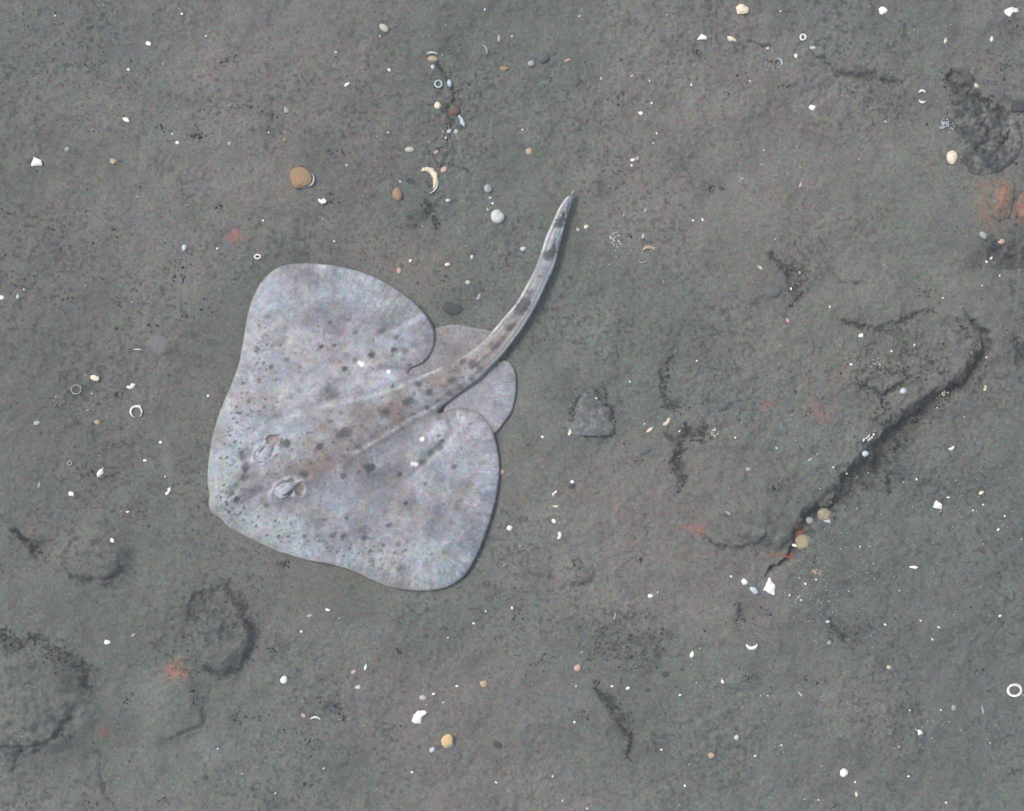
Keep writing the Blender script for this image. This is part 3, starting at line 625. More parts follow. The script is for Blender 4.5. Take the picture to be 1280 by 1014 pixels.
def build_skate():
    root = empty('skate', W(440, 540, 0))
    tag(root, 'pale grey spotted skate lying flat on the silt, tail curving up to the right', 'skate')
    inv = Matrix.Translation(-Vector(root.location))
    def local(V): return np.asarray(V) - np.array(root.location)
    V, F, P, d, arc = sheet(disc, 1.25, body_top, body_bot)
    nP = len(P); col = body_col(P, d, arc)
    u, s, sd = mid_coords(P[:, 0], P[:, 1])
    rear = sstep(-0.15, 0.35, ((P[:, 0] - 440) * 0.55 - np.abs(0) + (np.abs((P[:, 0] - 262) * 0.465 + (P[:, 1] - 634) * 0.885)) * 0.35 - 40) / 100)
    ray = np.exp(-(d / 40) ** 2) * (0.2 + 0.8 * np.clip(rear, 0, 1)) * sstep(S_TAIL + 10, S_TAIL - 60, s) * sstep(30, 70, u)
    under = np.tile(np.array([.55, .55, .55]), (nP, 1))
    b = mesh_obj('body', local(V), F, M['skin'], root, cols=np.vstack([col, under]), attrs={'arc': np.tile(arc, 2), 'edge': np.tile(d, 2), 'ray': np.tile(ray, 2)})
    # pelvic fins, tucked under the tail root
    for outl, kc in (([(505,472),(520,440),(538,416),(547.5,409.8),(562,406.4),(578,407),(596,410.5),(612,413.5),(630,420),(628,440),(600,462),(560,478)], 0),
                     ([(560,500),(590,470),(612,455),(622,452),(631.3,451),(637.4,454),(642.6,462),(645,474),(644.6,490),(642.4,504),(639,515),(631.3,526),(619,541),(600,548),(575,545),(556,525)], 1)):
        o2 = catmull(outl, 1.8)
        zt = lambda x, y, d: 1.0 + 1.6 * (1 - np.exp(-d / 4)) + 0.5 * vnoise(x, y, 16, 271) + (1.4 if kc else 0.5)
        zb = lambda x, y, d: 0.6 + 0 * d
        V, F, P, d, arc = sheet(o2, 1.6, zt, zb)
        x, y = P[:, 0], P[:, 1]
        base = np.array([.188, .184, .192]) if kc == 0 else np.array([.222, .226, .25])
        c = base * (1 + 0.42 * fbm(x, y, 18, 4, 281, .7))[:, None]
        if kc:
            f = (0.6 * np.exp(-(((x - 632) / 14) ** 2 + ((y - 495) / 24) ** 2)))[:, None]; c = c * (1 - f) + np.array([.24, .27, .31]) * f
        else:
            f = (0.5 * np.exp(-(((x - 566) / 30) ** 2 + ((y - 440) / 8) ** 2)))[:, None]; c = c * (1 - f) + np.array([.12, .12, .125]) * f
            f = (0.5 * np.exp(-(((x - 551) / 5) ** 2 + ((y - 418) / 8) ** 2)))[:, None]; c = c * (1 - f) + np.array([.24, .2, .18]) * f
        f = (0.35 * np.exp(-(d / 1.8) ** 2))[:, None]; c = c * (1 - f) + np.array([.26, .27, .28]) * f
        ray = 0.9 * np.exp(-(d / 40) ** 2)
        mesh_obj('pelvic_fin', local(V), F, M['skin'], root, cols=np.vstack([c, c]), attrs={'arc': np.tile(arc, 2), 'edge': np.tile(d, 2), 'ray': np.tile(ray, 2)})
    # two small dorsal fins folded over the end of the tail
    for base, tip, hgt in (([(696.5,316),(703,290)], (694.5,303), 5), ([(707,272),(713.5,250)], (706,258), 5)):
        n = 12; Vv = []
        (x0, y0), (x1, y1) = base
        for i in range(n + 1):
            t = i / n; bx = x0 + (x1 - x0) * t; by = y0 + (y1 - y0) * t
            hh = math.sin(math.pi * min(1, t * 1.05) ** 0.8) if t < 0.95 else 0.1
            for j in range(5):
                k = j / 4; px = bx + (-5.0 * k) * hh * 0.9; py = by + (-1.0 * k) * hh
                uu = float(lift(np.array([bx]), np.array([by]))[0])
                zz = uu + 6.2 + 3.4 * math.sin(k * math.pi * 0.5) * hh
                Vv.append((px, py, zz))
        m = len(Vv); Vt = [((a - CX) * S, (CY - b_) * S, z * S) for a, b_, z in Vv] + [((a - CX) * S, (CY - b_) * S, (z - 0.8) * S) for a, b_, z in Vv]
        Fs = []
        for i in range(n):
            for j in range(4):
                p = i * 5 + j; Fs.append((p, p + 1, p + 6, p + 5)); Fs.append((m + p, m + p + 5, m + p + 6, m + p + 1))
        rim = [i * 5 for i in range(n + 1)] + [n * 5 + j for j in range(1, 5)] + [i * 5 + 4 for i in range(n - 1, -1, -1)] + [3, 2, 1]
        for i in range(len(rim)):
            a_, b_ = rim[i], rim[(i + 1) % len(rim)]; Fs.append((a_, b_, m + b_, m + a_))
        cc = np.tile(np.array([.25, .27, .29]), (2 * m, 1)) * (1 + 0.12 * rng.standard_normal((2 * m, 1)))
        mesh_obj('dorsal_fin', local(Vt), Fs, M['skin'], root, cols=cc, attrs={'arc': np.arange(2 * m) % m * 1.0, 'edge': np.ones(2 * m), 'ray': np.full(2 * m, .3)})
    # eyes: domed lids of grey skin, a slit of dark pupil, set in the orbits; spiracle openings behind
    for (ex, ey), ang, (sx, sy), _ in EYES:
        z0 = float(body_top(np.array([ex]), np.array([ey]), np.array([80.0]))[0])
        V = []; F = []; nu, nv = 28, 9
        for j in range(nv):
            ph = j / (nv - 1) * math.pi / 2
            for i in range(nu):
                th = 2 * math.pi * i / nu; r = math.cos(ph)
                k = 1 + 0.12 * math.cos(th)                      # narrower towards the back
                V.append((14.0 * r * math.cos(th), 7.8 * r * math.sin(th) * (1.12 - 0.3 * math.cos(th)), 3.4 * math.sin(ph)))
        for j in range(nv - 1):
            for i in range(nu):
                p = j * nu + i; q = j * nu + (i + 1) % nu; F.append((p, q, q + nu, p + nu))
        F.append([i for i in range(nu)][::-1])
        V = [(a * S, b * S, c * S) for a, b, c in V]
        e = mesh_obj('eye', V, F, M['eye'], root)
        e.location = Vector(W(ex, ey, z0 - 0.2)) - Vector(root.location); e.rotation_euler = (0, 0, R(ang + (6 if ex < 350 else 0)))
        # dark slit along the lower lid edge
        low = 1 if ex > 350 else -1
        Vp = []; Fp = []; nn = 16
        for i in range(nn + 1):
            t = -0.55 + 1.35 * i / nn; xx = 9.5 * t; yy = -low * 6.2 * math.sqrt(max(0, 1 - t * t * 0.9)); wv = (0.9 if ex > 350 else 0.35) * math.sin(math.pi * i / nn) + 0.1
            for (o1, o2) in ((-wv, 0.9), (0, 1.9), (wv, 0.9), (0, 0.2)): Vp.append((xx * S, (yy + o1) * S, (o2 + 1.9) * S))
        for i in range(nn):
            for j in range(4): a = i * 4 + j; b_ = i * 4 + (j + 1) % 4; Fp.append((a, b_, b_ + 4, a + 4))
        Fp.append((3, 2, 1, 0)); Fp.append(tuple(nn * 4 + j for j in range(4)))
        mesh_obj('eye_slit', Vp, Fp, M['detritus'], e)
        # fold of pale skin round the back of the spiracle
        pts = catmull([(sx - 8, sy - 3), (sx - 3, sy - 7.5), (sx + 4, sy - 6.5), (sx + 7.5, sy), (sx + 5.5, sy + 7), (sx - 2, sy + 9.5)], 1.0, False) if ex > 350 else \
              catmull([(sx - 20, sy + 14), (sx - 13, sy + 2), (sx - 6, sy - 6), (sx + 3, sy - 6), (sx + 9, sy + 0), (sx + 5, sy + 7), (sx - 3, sy + 8)], 1.0, False)
        Vr = []; Fr = []; m = len(pts)
        for i, p in enumerate(pts):
            t = i / (m - 1); r = 0.12 + 0.38 * math.sin(math.pi * t) ** 0.6
            tg = pts[min(i + 1, m - 1)] - pts[max(i - 1, 0)]; tg = tg / (np.linalg.norm(tg) + 1e-9); nrm = np.array([-tg[1], tg[0]])
            zc = float(body_top(np.array([p[0]]), np.array([p[1]]), np.array([80.0]))[0]) + 0.15
            for j in range(8):
                th = 2 * math.pi * j / 8; q = p + nrm * r * math.cos(th)
                Vr.append(W(q[0], q[1], zc + r * math.sin(th)))
        for i in range(m - 1):
            for j in range(8): a = i * 8 + j; b_ = i * 8 + (j + 1) % 8; Fr.append((a, a + 8, b_ + 8, b_))
        Fr.append(tuple(range(8))); Fr.append(tuple((m - 1) * 8 + j for j in range(7, -1, -1)))
        mesh_obj('spiracle_fold', local(Vr), Fr, M['lid'], root)
    return root
build_skate()

# ------------------------------------------------------------------ shells, pebbles and fragments
def place(name, V, F, mat, px, py, rot=0, tilt=0, tdir=0, sink=0.3, smooth=True):
    V = np.array(V, float) * S
    o = mesh_obj(name, V, F, mat, smooth=smooth)
    o.location = W(px, py, gz(px, py) + sink)
    o.rotation_euler = (R(tilt) * math.cos(tdir), R(tilt) * math.sin(tdir), R(rot))
    return o
def plate(w, h, r, seed, th=0.9, dome=0.12, jag=0.10, shape='shard'):
    """broken piece of shell: irregular outline, gently domed, with a real thickness"""
    q = random.Random(seed); n = 26
    if shape == 'tri': corners = [(0, 1), (-0.95, -0.35), (0.85, -0.85), (0.9, 0.1)]
    elif shape == 'spike': corners = [(0.25, 1.0), (-0.05, 0.15), (-0.8, -0.25), (-0.35, -0.5), (0.45, -1.0), (0.7, -0.4), (0.55, 0.6)]
    elif shape == 'shard': k = q.randint(5, 7); corners = [(q.uniform(.72, 1.05) * math.cos(2 * math.pi * (i + q.uniform(-.25, .25)) / k), q.uniform(.72, 1.05) * math.sin(2 * math.pi * (i + q.uniform(-.25, .25)) / k)) for i in range(k)]
    elif shape == 'lens': corners = [(0, 1.05), (-0.6, 0.45), (-0.85, -0.3), (-0.3, -0.95), (0.45, -0.6), (0.7, 0.2)]
    elif shape == 'hook': corners = [(-1, -.35), (-.62, .35), (-.05, .92), (.65, .95), (1.0, .55), (.8, .2), (.42, .05), (.28, -.3), (.1, -.95), (-.5, -.9)]
    elif shape == 'ell': corners = [(.35, 1), (-.35, .55), (-.2, -.1), (-.8, -.55), (-.55, -1), (.35, -.75), (.6, .2)]
    else: corners = [(math.cos(t), math.sin(t)) for t in np.linspace(0, 2 * math.pi, 10)[:-1]]
    P = []
    m = len(corners)
    for i in range(m):
        a = corners[i]; b = corners[(i + 1) % m]; k = max(2, n // m)
        for j in range(k):
            t = j / k; P.append((a[0] + (b[0] - a[0]) * t + q.uniform(-jag, jag) * .6, a[1] + (b[1] - a[1]) * t + q.uniform(-jag, jag) * .6))
    cxm = sum(p[0] for p in P) / len(P); cym = sum(p[1] for p in P) / len(P)
    n = len(P); V = []; F = []; K = 4
    mh = min(w, h)
    for k in range(K, 0, -1):
        f = k / K
        for p in P:
            xx = (cxm + (p[0] - cxm) * f) * w / 2; yy = (cym + (p[1] - cym) * f) * h / 2
            V.append((xx, yy, th + mh * dome * (1 - f * f) + q.uniform(-.08, .08) * min(1, mh * .1)))
    V.append((cxm * w / 2, cym * h / 2, th + mh * dome)); top = len(V) - 1
    for k in range(K - 1):
        for i in range(n): a = k * n + i; b = k * n + (i + 1) % n; F.append((a, b, b + n, a + n))
    for i in range(n): F.append(((K - 1) * n + i, (K - 1) * n + (i + 1) % n, top))
    b0 = len(V)
    for p in P: V.append((p[0] * w / 2 * .96, p[1] * h / 2 * .96, -0.4))
    for i in range(n): j = (i + 1) % n; F.append((j, i, b0 + i, b0 + j))
    F.append([b0 + i for i in range(n)][::-1])
    return V, F
def pebble(w, h, hz, seed, lump=0.10):
    q = random.Random(seed); V = []; F = []; nu, nv = 22, 12
    ph = [q.uniform(0, 6.28) for _ in range(6)]
    V.append((0, 0, -hz * .5))
    for j in range(1, nv):
        a = -math.pi / 2 + math.pi * j / nv
        for i in range(nu):
            t = 2 * math.pi * i / nu
            r = 1 + lump * (math.sin(2 * t + ph[0]) * .7 + math.sin(3 * t + ph[1]) * .5 + math.sin(5 * t + 3 * a + ph[2]) * .3 + math.sin(4 * a + ph[3]) * .25)
            V.append((w / 2 * r * math.cos(a) * math.cos(t), h / 2 * r * math.cos(a) * math.sin(t), hz / 2 * r * math.sin(a)))
    V.append((0, 0, hz * .5)); e = len(V) - 1
    for i in range(nu): F.append((0, 1 + (i + 1) % nu, 1 + i)); F.append((e, e - nu + i, e - nu + (i + 1) % nu))
    for j in range(nv - 2):
        for i in range(nu): a = 1 + j * nu + i; b = 1 + j * nu + (i + 1) % nu; F.append((a, b, b + nu, a + nu))
    return V, F
def valve(w, h, hz, seed, ribs=7, amp=0.05):
    """cockle-like valve: fan outline with an umbo, growth rings"""
    n, K = 40, 22; V = []; F = []; q = random.Random(seed)
    p1, p2 = q.uniform(0, 6), q.uniform(0, 6)
    ux = -0.55
    for k in range(K, 0, -1):
        f = k / K
        for i in range(n):
            t = 2 * math.pi * i / n
            dt = (t - math.pi); r = 1 + 0.10 * math.exp(-(dt / .3) ** 2) - 0.09 * math.exp(-((abs(dt) - .8) / .35) ** 2) - 0.03 * math.cos(2 * t) + 0.02 * math.sin(3 * t + p1)
            x = math.cos(t) * r; y = math.sin(t) * r
            sh = ux * (1 - f)                                      # rings crowd toward the umbo
            z = math.sqrt(max(0, 1 - f ** 2.4)) + amp * (math.sin(ribs * 2 * math.pi * f + p2) * .6 + math.sin(ribs * 4.6 * math.pi * f) * .3)
            V.append(((x * f + sh * .55) * w / 2, y * f * h / 2, z * hz))
    V.append((ux * .55 * w / 2, 0, hz * 1.02)); top = len(V) - 1
    for k in range(K - 1):
        for i in range(n): a = k * n + i; b = k * n + (i + 1) % n; F.append((a, b, b + n, a + n))
    for i in range(n): F.append(((K - 1) * n + i, (K - 1) * n + (i + 1) % n, top))
    b0 = len(V)
    for i in range(n): x, y, z = V[i]; V.append((x * .97, y * .97, -0.8))
    for i in range(n): j = (i + 1) % n; F.append((j, i, b0 + i, b0 + j))
    F.append([b0 + i for i in range(n)][::-1])
    return V, F
def arc_strip(w, h, a0, a1, width, seed, hz=1.2, jag=0.2, tube=False):
    """curved sliver or ring of shell: angles in degrees, ccw"""
    q = random.Random(seed); n = max(14, int(abs(a1 - a0) / 9)); V = []; F = []
    closed = abs(a1 - a0) >= 359
    N = n if closed else n + 1
    for i in range(N):
        t = i / n; a = R(a0 + (a1 - a0) * t)
        tap = 1 if closed else max(.12, math.sin(math.pi * min(1, max(0, t))) ** .6)
        wd = width * tap * q.uniform(1 - jag, 1 + jag)
        c, s_ = math.cos(a), math.sin(a); zz = hz * q.uniform(.8, 1.2)
        for dr, dz in ((-.5, 0.0), (-.32, .8), (.1, 1.0), (.42, .7), (.5, 0.0), (0, -.5)):
            V.append(((w / 2 + dr * wd) * c, (h / 2 + dr * wd) * s_, dz * zz))
    for i in range(n):
        k = (i + 1) % N
        for j in range(6): a = i * 6 + j; b = i * 6 + (j + 1) % 6; a2 = k * 6 + j; b2 = k * 6 + (j + 1) % 6; F.append((a, b, b2, a2))
    if not closed: F.append(tuple(range(5, -1, -1))); F.append(tuple(n * 6 + j for j in range(6)))
    return V, F
def flakes(w, h, n, seed, smin=1.2, smax=3.5, long=1.8):
    q = random.Random(seed); V = []; F = []
    for _ in range(n):
        a = q.uniform(0, 6.28); r = q.random() ** .6; cx = r * w / 2 * math.cos(a); cy = r * h / 2 * math.sin(a)
        L = q.uniform(smin, smax); ww = L / q.uniform(1.0, long); an = q.uniform(-.5, .9); b = len(V)
        for k in range(5):
            t = 2 * math.pi * k / 5; x = L / 2 * math.cos(t) * q.uniform(.7, 1.1); y = ww / 2 * math.sin(t) * q.uniform(.7, 1.1)
            X = cx + x * math.cos(an) - y * math.sin(an); Y = cy + x * math.sin(an) + y * math.cos(an); zt = q.uniform(.5, 1.1)
            V.append((X, Y, zt)); V.append((X, Y, zt - .9))
        F.append([b + 2 * k for k in range(5)]); F.append([b + 2 * k + 1 for k in range(5)][::-1])
        for k in range(5): c = b + 2 * k; d = b + 2 * ((k + 1) % 5); F.append((d, c, c + 1, d + 1))
    return V, F

# kind, x, y, w, h, turn (deg ccw), colour, label
IT = [
 ('tri',44,203,16,13,15,'W','bright white wedge of broken shell lying alone near the left edge of the seabed'),
 ('shard',185,54,8,6.5,-30,'W','small bright white chip on plain silt nearest to the top left corner'),
 ('lens',158,150,11,5,-35,'W','slim white chip halfway between the top left corner and the orange-brown cockle valve'),
 ('shard',222,179,5.5,4.5,-20,'W','small white chip just below a tiny white speck, left of the orange-brown cockle valve'),
 ('shard',83,186,7,6.5,40,'G','greyish white crumb just up and right of the big white wedge at the left edge'),
 ('shard',142,202,7,9,70,'T','small tan shell crumb on open silt to the right of the big white wedge'),
 ('lens',287,179,7,4.5,40,'G','dull grey-white chip up and left of the orange-brown cockle valve'),
 ('shard',434,107,8,4,30,'W','tiny two-lobed white chip on silt above the dark green patch'),
 ('shard',358,138,7,9,10,'G','pale grey rounded chip straight above the orange-brown cockle valve'),
 ('pebble',356,175,5.5,5,0,'O','tiny orange pebble straight above the orange-brown cockle valve'),
 ('ell',404,252,13,8,-50,'W','jagged white fragment just right of and below the orange-brown cockle valve'),
 ('pebble',512,187,12,7.5,0,'E','small pale green oval pebble left of the row of dark debris near the top'),
 ('pebble',497,243,12,17,5,'O','upright rusty orange oval pebble left of the broken cream crescent shell'),
 ('pebble',514,227,15,9,-28,'D','dark blue-grey oval stone between the rusty orange pebble and the cream crescent'),
 ('pebble',555,212,9,8,30,'P','pinkish pebble touching the outside of the broken cream crescent shell'),
 ('arc',540,70,15,9,(20,160,2),'W','thin white curved shell rim at the upper end of the row of dark debris'),
 ('pebble',541,74,13,8,0,'T','flat brown pebble under the thin white shell rim near the top'),
 ('pebble',541,84,5,6,0,'B','small glossy blue-white bead above the ring in the row of dark debris'),
 ('arc',548,105,8.5,8.5,(0,360,2.4),'B','small grey-white ring in the row of dark debris near the top'),
 ('pebble',562,104,6,9,10,'B','small bluish bead just right of the grey-white ring near the top'),
 ('pebble',547,131,9,10,20,'C','cream rounded pebble between the grey-white ring and the blue-white sliver'),
 ('pebble',568,139,14,10,15,'R','dark wine-red pebble above the blue-white pointed sliver'),
 ('lens',577,150,7,17,28,'B','pointed blue-white sliver of shell beside the dark wine-red pebble'),
 ('shard',561,163,5,6,10,'B','small blue-white chip lower left of the pointed blue-white sliver'),
 ('pebble',570,164,6,6.5,20,'E','tiny greenish pebble right below the pointed blue-white sliver'),
 ('shard',545,190,7,4,30,'P','pale pink chip at the lower end of the row of dark debris near the top'),
 ('arc',603,66,12,18,(-20,95,2.6),'G','thin grey curved shell rim right of the row of dark debris at the top'),
 ('pebble',624,48,4.5,9,0,'G','narrow upright grey-white pebble near the top edge, above the orange one'),
 ('lens',629,86,7,13,-85,'O','flat bright orange chip near the top middle of the seabed'),
 ('pebble',610,236,11,10,-20,'G','bluish grey round pebble up and left of the round cream pebble'),
 ('pebble',622,271,18,18,0,'K','large round pale cream pebble left of the tail tip'),
 ('pebble',231,310,6.5,9,0,'B','smooth pale blue oval pebble up and left of the upper wing of the skate'),
 ('arc',322,321,7,5,(0,360,2.2),'W','small white oval ring just above the upper wing of the skate'),
 ('pebble',22,371,4,6,-10,'B','tiny upright bluish chip, the middle of three close to the left edge'),
 ('pebble',1,372,7,6,0,'W','rounded white chip cut off by the left edge of the picture'),
 ('shard',120,473,12,8,-15,'C','cream knobbly shell lump, upper of the two left of the skate\'s upper wing'),
 ('ell',163,483,10,11,-45,'W','twisted white shell lump above the beaded white ring'),
 ('arc',97,487,12,11,(0,360,1.6),'G','faint brownish ring shell left of the twisted white lump'),
 ('arc',171,515,14,14,(-55,255,3),'W','beaded white broken ring of shell left of the skate\'s snout side'),
 ('sliver',173,437,17,1.6,-2,'C','thin straight cream needle left of the upper wing of the skate'),
 ('pebble',122,528,7.5,7,0,'T','small tan round pebble left of and below the beaded white ring'),
 ('pebble',46,529,8,6,15,'E','small dull greenish pebble near the left edge below the cream lump'),
 ('arc',88,579,5,5,(0,360,2),'G','tiny dull grey ring left of the bright white almond-shaped chip'),
 ('lens',126,591,8,12,-28,'W','bright white almond-shaped chip left of the skate\'s snout'),
 ('shard',180,576,5,3.5,0,'W','tiny white oval chip between the almond-shaped chip and the skate'),
 ('lens',50,606,4,8,-12,'G','narrow dull white chip left of the almond-shaped chip'),
 ('shard',90,617,10,6,-35,'W','small white angular chip down and left of the almond-shaped chip'),
 ('ell',210,614,7,10,-15,'W','bright white L-shaped chip nearest to the skate\'s snout'),
 ('shard',143,675,6.5,5.5,-40,'W','small white chip on the low round mound left of the skate'),
 ('shard',637,660,8,7.5,10,'W','bright white square-edged chip just right of the lower wing of the skate'),
 ('ell',598,371,5,9,-20,'B','bluish white chip above the upper pelvic fin of the skate'),
 ('shard',134,803,8,6.5,-20,'W','small bright white chip between the two lower left mounds'),
 ('lens',167,794,4.5,7,-50,'G','dull grey chip right of and above the small bright white chip at lower left'),
 ('shard',409.5,762.5,6.5,3,-10,'W','thin white flake below the lower wing of the skate, right of a greyer one'),
 ('shard',387,769.5,8,4,10,'G','greyish flake below the lower wing of the skate'),
 ('pebble',355,850,10,10,40,'W','round white shell with a cream edge right of the dark ringed mound'),
 ('shard',442,840,7.5,5,30,'P','pinkish white chip below the skate, left one of a pair'),
 ('lens',457,834,4,8.5,-12,'W','narrow white chip below the skate, right one of a pair'),
 ('shard',447.6,859,8,5,0,'B','dull bluish chip below the pair of small chips under the skate'),
 ('arc',394,903,15,13,(25,145,2.6),'W','white curved shell edge left of the dark twig debris at bottom centre'),
 ('shard',380,894,6.5,6,0,'P','dull pinkish crumb touching the left of the white curved shell edge'),
 ('pebble',529,872,9,6.5,0,'E','small pale olive pebble above the big white hooked fragment'),
 ('hook',524,896,19,15,8,'W','big bright white fragment with a notched edge, at bottom centre'),
 ('shard',540.5,937,8.5,6,35,'B','pale bluish chip lower left of the golden cockle valve'),
 ('shard',604,855,11,9,0,'T','dull golden shell crumb at bottom centre, right of the white fragment'),
 ('crescent',939.5,803,14,14,(195,350,5),'W','bright white crescent smile shape below the two large white fragments'),
 ('lens',865,818,6,8.5,-12,'W','small white lozenge chip left of the bright white crescent'),
 ('shard',903,852,4.5,5.5,0,'W','small white chip below the bright white crescent'),
 ('shard',785,861,5.5,4,25,'W','small white chip right of the upper end of the long dark strip'),
 ('shard',921,922,7,6,30,'B','pale greenish white crumb in the lower right, below the crescent'),
 ('pebble',889,944,8.5,7.5,0,'T','faint tan pebble in the lower right, left of the pale crumb'),
 ('arc',764,768,10,14,(-60,20,1.6),'C','thin cream curved splinter above the rubble patch at lower middle'),
 ('shard',1034,777,6,3.6,-5,'B','bright small flat chip right of the two large white fragments'),
 ('shard',1036,803,6,5,30,'G','dull grey-pink crumb right of the bright white crescent'),
 ('shard',1111,834,5.5,5,0,'C','cream chip at the top of the thin curved crack in the lower right'),
 ('sliver',1000.5,868,10,1.8,-48,'C','tiny straight white needle in the lower right'),
 ('arc',1268,863,16.5,14,(0,360,3.4),'W','large white oval ring of shell at the right edge, lower corner'),
 ('spike',1148,915,8,12,62,'W','pointed blue-white fragment in the lower right, above the round white one'),
 ('pebble',1055,966,11,11,-20,'W','round bright white shell piece near the bottom right'),
 ('lens',1071,993,4,7,10,'C','small cream chip below the round bright white piece at the bottom right'),
 ('lens',1228,887,3,11,12,'G','thin grey-white splinter near the right edge, left of the oval ring'),
 ('shard',1191,884,6,6.5,20,'G','dull crumbly grey chip left of the thin splinter near the right edge'),
 ('ell',1188,560,7,7,-40,'W','small white two-pronged chip right of the dark crevice'),
 ('tri',1172,632,12.5,12,5,'W','bright white triangular fragment on the right, beyond the dark crevice'),
 ('pebble',1165,612,18,12,5,'S','dark flat slate pebble just above the white triangular fragment'),
 ('lens',1227,616,8,4,25,'C','cream oblong chip near the right edge, level with the white triangle'),
 ('shard',1142,709,12,4,-4,'W','small flat white flake on the right, below the white triangular fragment'),
 ('pebble',1080,567,8.5,8,0,'B','pale blue rounded pebble on the upper lip of the dark crevice'),
 ('flakes',1084,547,20,8,25,'W','scatter of thin white splinters on the upper lip of the dark crevice'),
 ('lens',1011,575,4.5,8,-50,'G','pale grey curved chip up and left of the two cockles'),
 ('tri',961,733,14,22,0,'W','large white pointed shell fragment, right one of the bright group below the crevice'),
 ('shard',941,737,15,9,-28,'B','pale blue-white flat fragment in the middle of the bright group below the crevice'),
 ('shard',930,727,8.5,8.5,0,'W','round bright white chip in the bright group below the crevice'),
 ('shard',993,682,6,4,-25,'W','bright chip touching the left side of the lower cockle'),
 ('pebble',1013,651,10,9,0,'G','pale grey-green pebble between the two cockles'),
 ('shard',1046,642,5,4,0,'C','tiny cream chip just right of the upper cockle'),
 ('flakes',998,751,12,9,-35,'W','short line of glassy white splinters right of the large pointed fragment'),
 ('flakes',1022,716,16,10,-20,'P','loose pinkish white shell splinters below the lower cockle'),
 ('ell',712.6,537.5,8,13,8,'C','cream knobbly fragment at the left corner of the dark-edged triangular stone'),
 ('shard',715.5,602.5,5.5,4.8,0,'W','bright white chip resting against a small dark stone'),
 ('pebble',714.6,608,8,7,0,'D','small dark stone under a bright white chip'),
 ('flakes',692.5,617,8,6,30,'W','few glassy splinters right of the lower wing of the skate'),
 ('shard',694.5,633,8,3,0,'C','narrow yellowish chip right of the lower wing of the skate'),
 ('shard',692,651,6,6,0,'W','round white chip between the yellowish chip and the mottled white lump'),
 ('ell',699,669,8,9,10,'W','mottled white lump, lowest of the column of chips right of the lower wing'),
 ('ell',834,527,9,12,-30,'C','pale branched fragment below the dark string of debris, left of centre right'),
 ('lens',812.5,537.5,5,10,-50,'C','slender cream chip right of the dark-edged triangular stone'),
 ('flakes',892,541,13,10,20,'C','cluster of cream crumbs right of the dark debris strand'),
 ('shard',934.5,586,7,5,10,'G','pale glassy chip left of the crevice, alone on plain silt'),
 ('lens',908,640,3.5,8,60,'G','pale curved splinter right of the red stain'),
 ('shard',812.5,745.5,8,5.5,10,'W','white and pink crumb left of the bright group of fragments'),
 ('shard',627.5,590,6,7,0,'P','pinkish cream crumb touching the rear edge of the lower wing'),
 ('shard',732.5,283.5,6.5,6,20,'C','bright cream chip just right of the tail, below its tip'),
 ('shard',722.5,287,4.5,6,0,'E','pale green chip against the right side of the tail shadow'),
 ('flakes',770,300,12,26,20,'B','loose cluster of glassy blue-white splinters right of the tail'),
 ('lens',807,263,4,6,-20,'G','pale grey chip above the pair of half-buried tan valves'),
 ('lens',804,295,3.4,7,-10,'B','small bright blue-white chip above the pair of half-buried tan valves'),
 ('crescent',811,314,14,9,(0,185,5),'T','half-buried tan valve edge, upper one of a pair right of the tail'),
 ('arc',804,325,10,7,(150,370,1.8),'G','faint grey valve rim below the half-buried tan one'),
 ('lens',949.5,334.5,3.6,8,50,'C','small pale splinter above the flat slate pebble'),
 ('pebble',965,364,22,17,0,'S','flat blue-grey slate pebble left of the black debris with white dots'),
 ('shard',1072.7,420,7,7,0,'W','white chip on a dark strand in the right of the scene'),
 ('lens',1232,486.5,8,18,0,'C','oblong pale crumbly shell standing out near the right edge'),
 ('flakes',1178,491,12,9,30,'C','pale crumbs lodged on the upper lip of the dark crevice'),
 ('pebble',1124.6,489,8.5,8,0,'B','bluish round pebble left of the crumbs on the crevice lip'),
 ('flakes',1093,455,18,10,-30,'G','spray of thin grey splinters in the darker ground left of the crevice top'),
 ('pebble',1226,295.5,12,8,-40,'G','pale bluish oval pebble below the orange growth at the right'),
 ('pebble',1249,303,9,7,0,'P','pale pinkish pebble below the orange growth at the right'),
 ('shard',984,401,4,6,20,'P','tiny pinkish splinter below the black debris with white dots'),
 ('shard',927.5,12,16,14,-35,'C','speckled cream fragment at the top edge of the seabed'),
 ('tri',877,47.5,12,8,10,'W','white peaked fragment near the top, left of the curved cream one'),
 ('hook',914.5,49,11,7,-45,'C','cream hooked fragment near the top right of centre'),
 ('lens',709,76,4,9,-65,'P','small pinkish chip in the top middle right of grey pebbles'),
 ('shard',801,141,6,5,-15,'W','bright small chip above centre right, lower of two'),
 ('shard',791,200,5.5,4,0,'W','small white chip left of a paler one, in the upper middle right'),
 ('shard',797,198,5,6,20,'G','pale grey chip leaning on a small white one in the upper middle right'),
 ('shard',661,188.5,8,9,20,'T','tan angular crumb above and left of the tail tip'),
 ('flakes',925.7,224,10,9,0,'G','glassy grey splinters beside a small dark hollow in the upper right'),
 ('pebble',679,73,14,13,20,'S','dull grey pebble half sunk in silt near the top middle'),
 ('pebble',664,80,9,8,0,'G','pale grey pebble left of the dull sunken one near the top middle'),
 ('pebble',902.6,235,9,5,-25,'D','small dark stone left of the glassy grey splinters'),
 ('pebble',776.5,75,5,6,0,'D','tiny dark stone alone near the top middle right'),
 ('shard',1103.6,13,11,10,0,'W','bright white rounded fragment at the top edge'),
 ('hook',1264.5,14,16,12,-20,'W','bright white ribbed fragment in the top right corner'),
 ('arc',1003.4,47,6.4,7,(0,360,2.4),'W','small white oval ring in the upper right'),
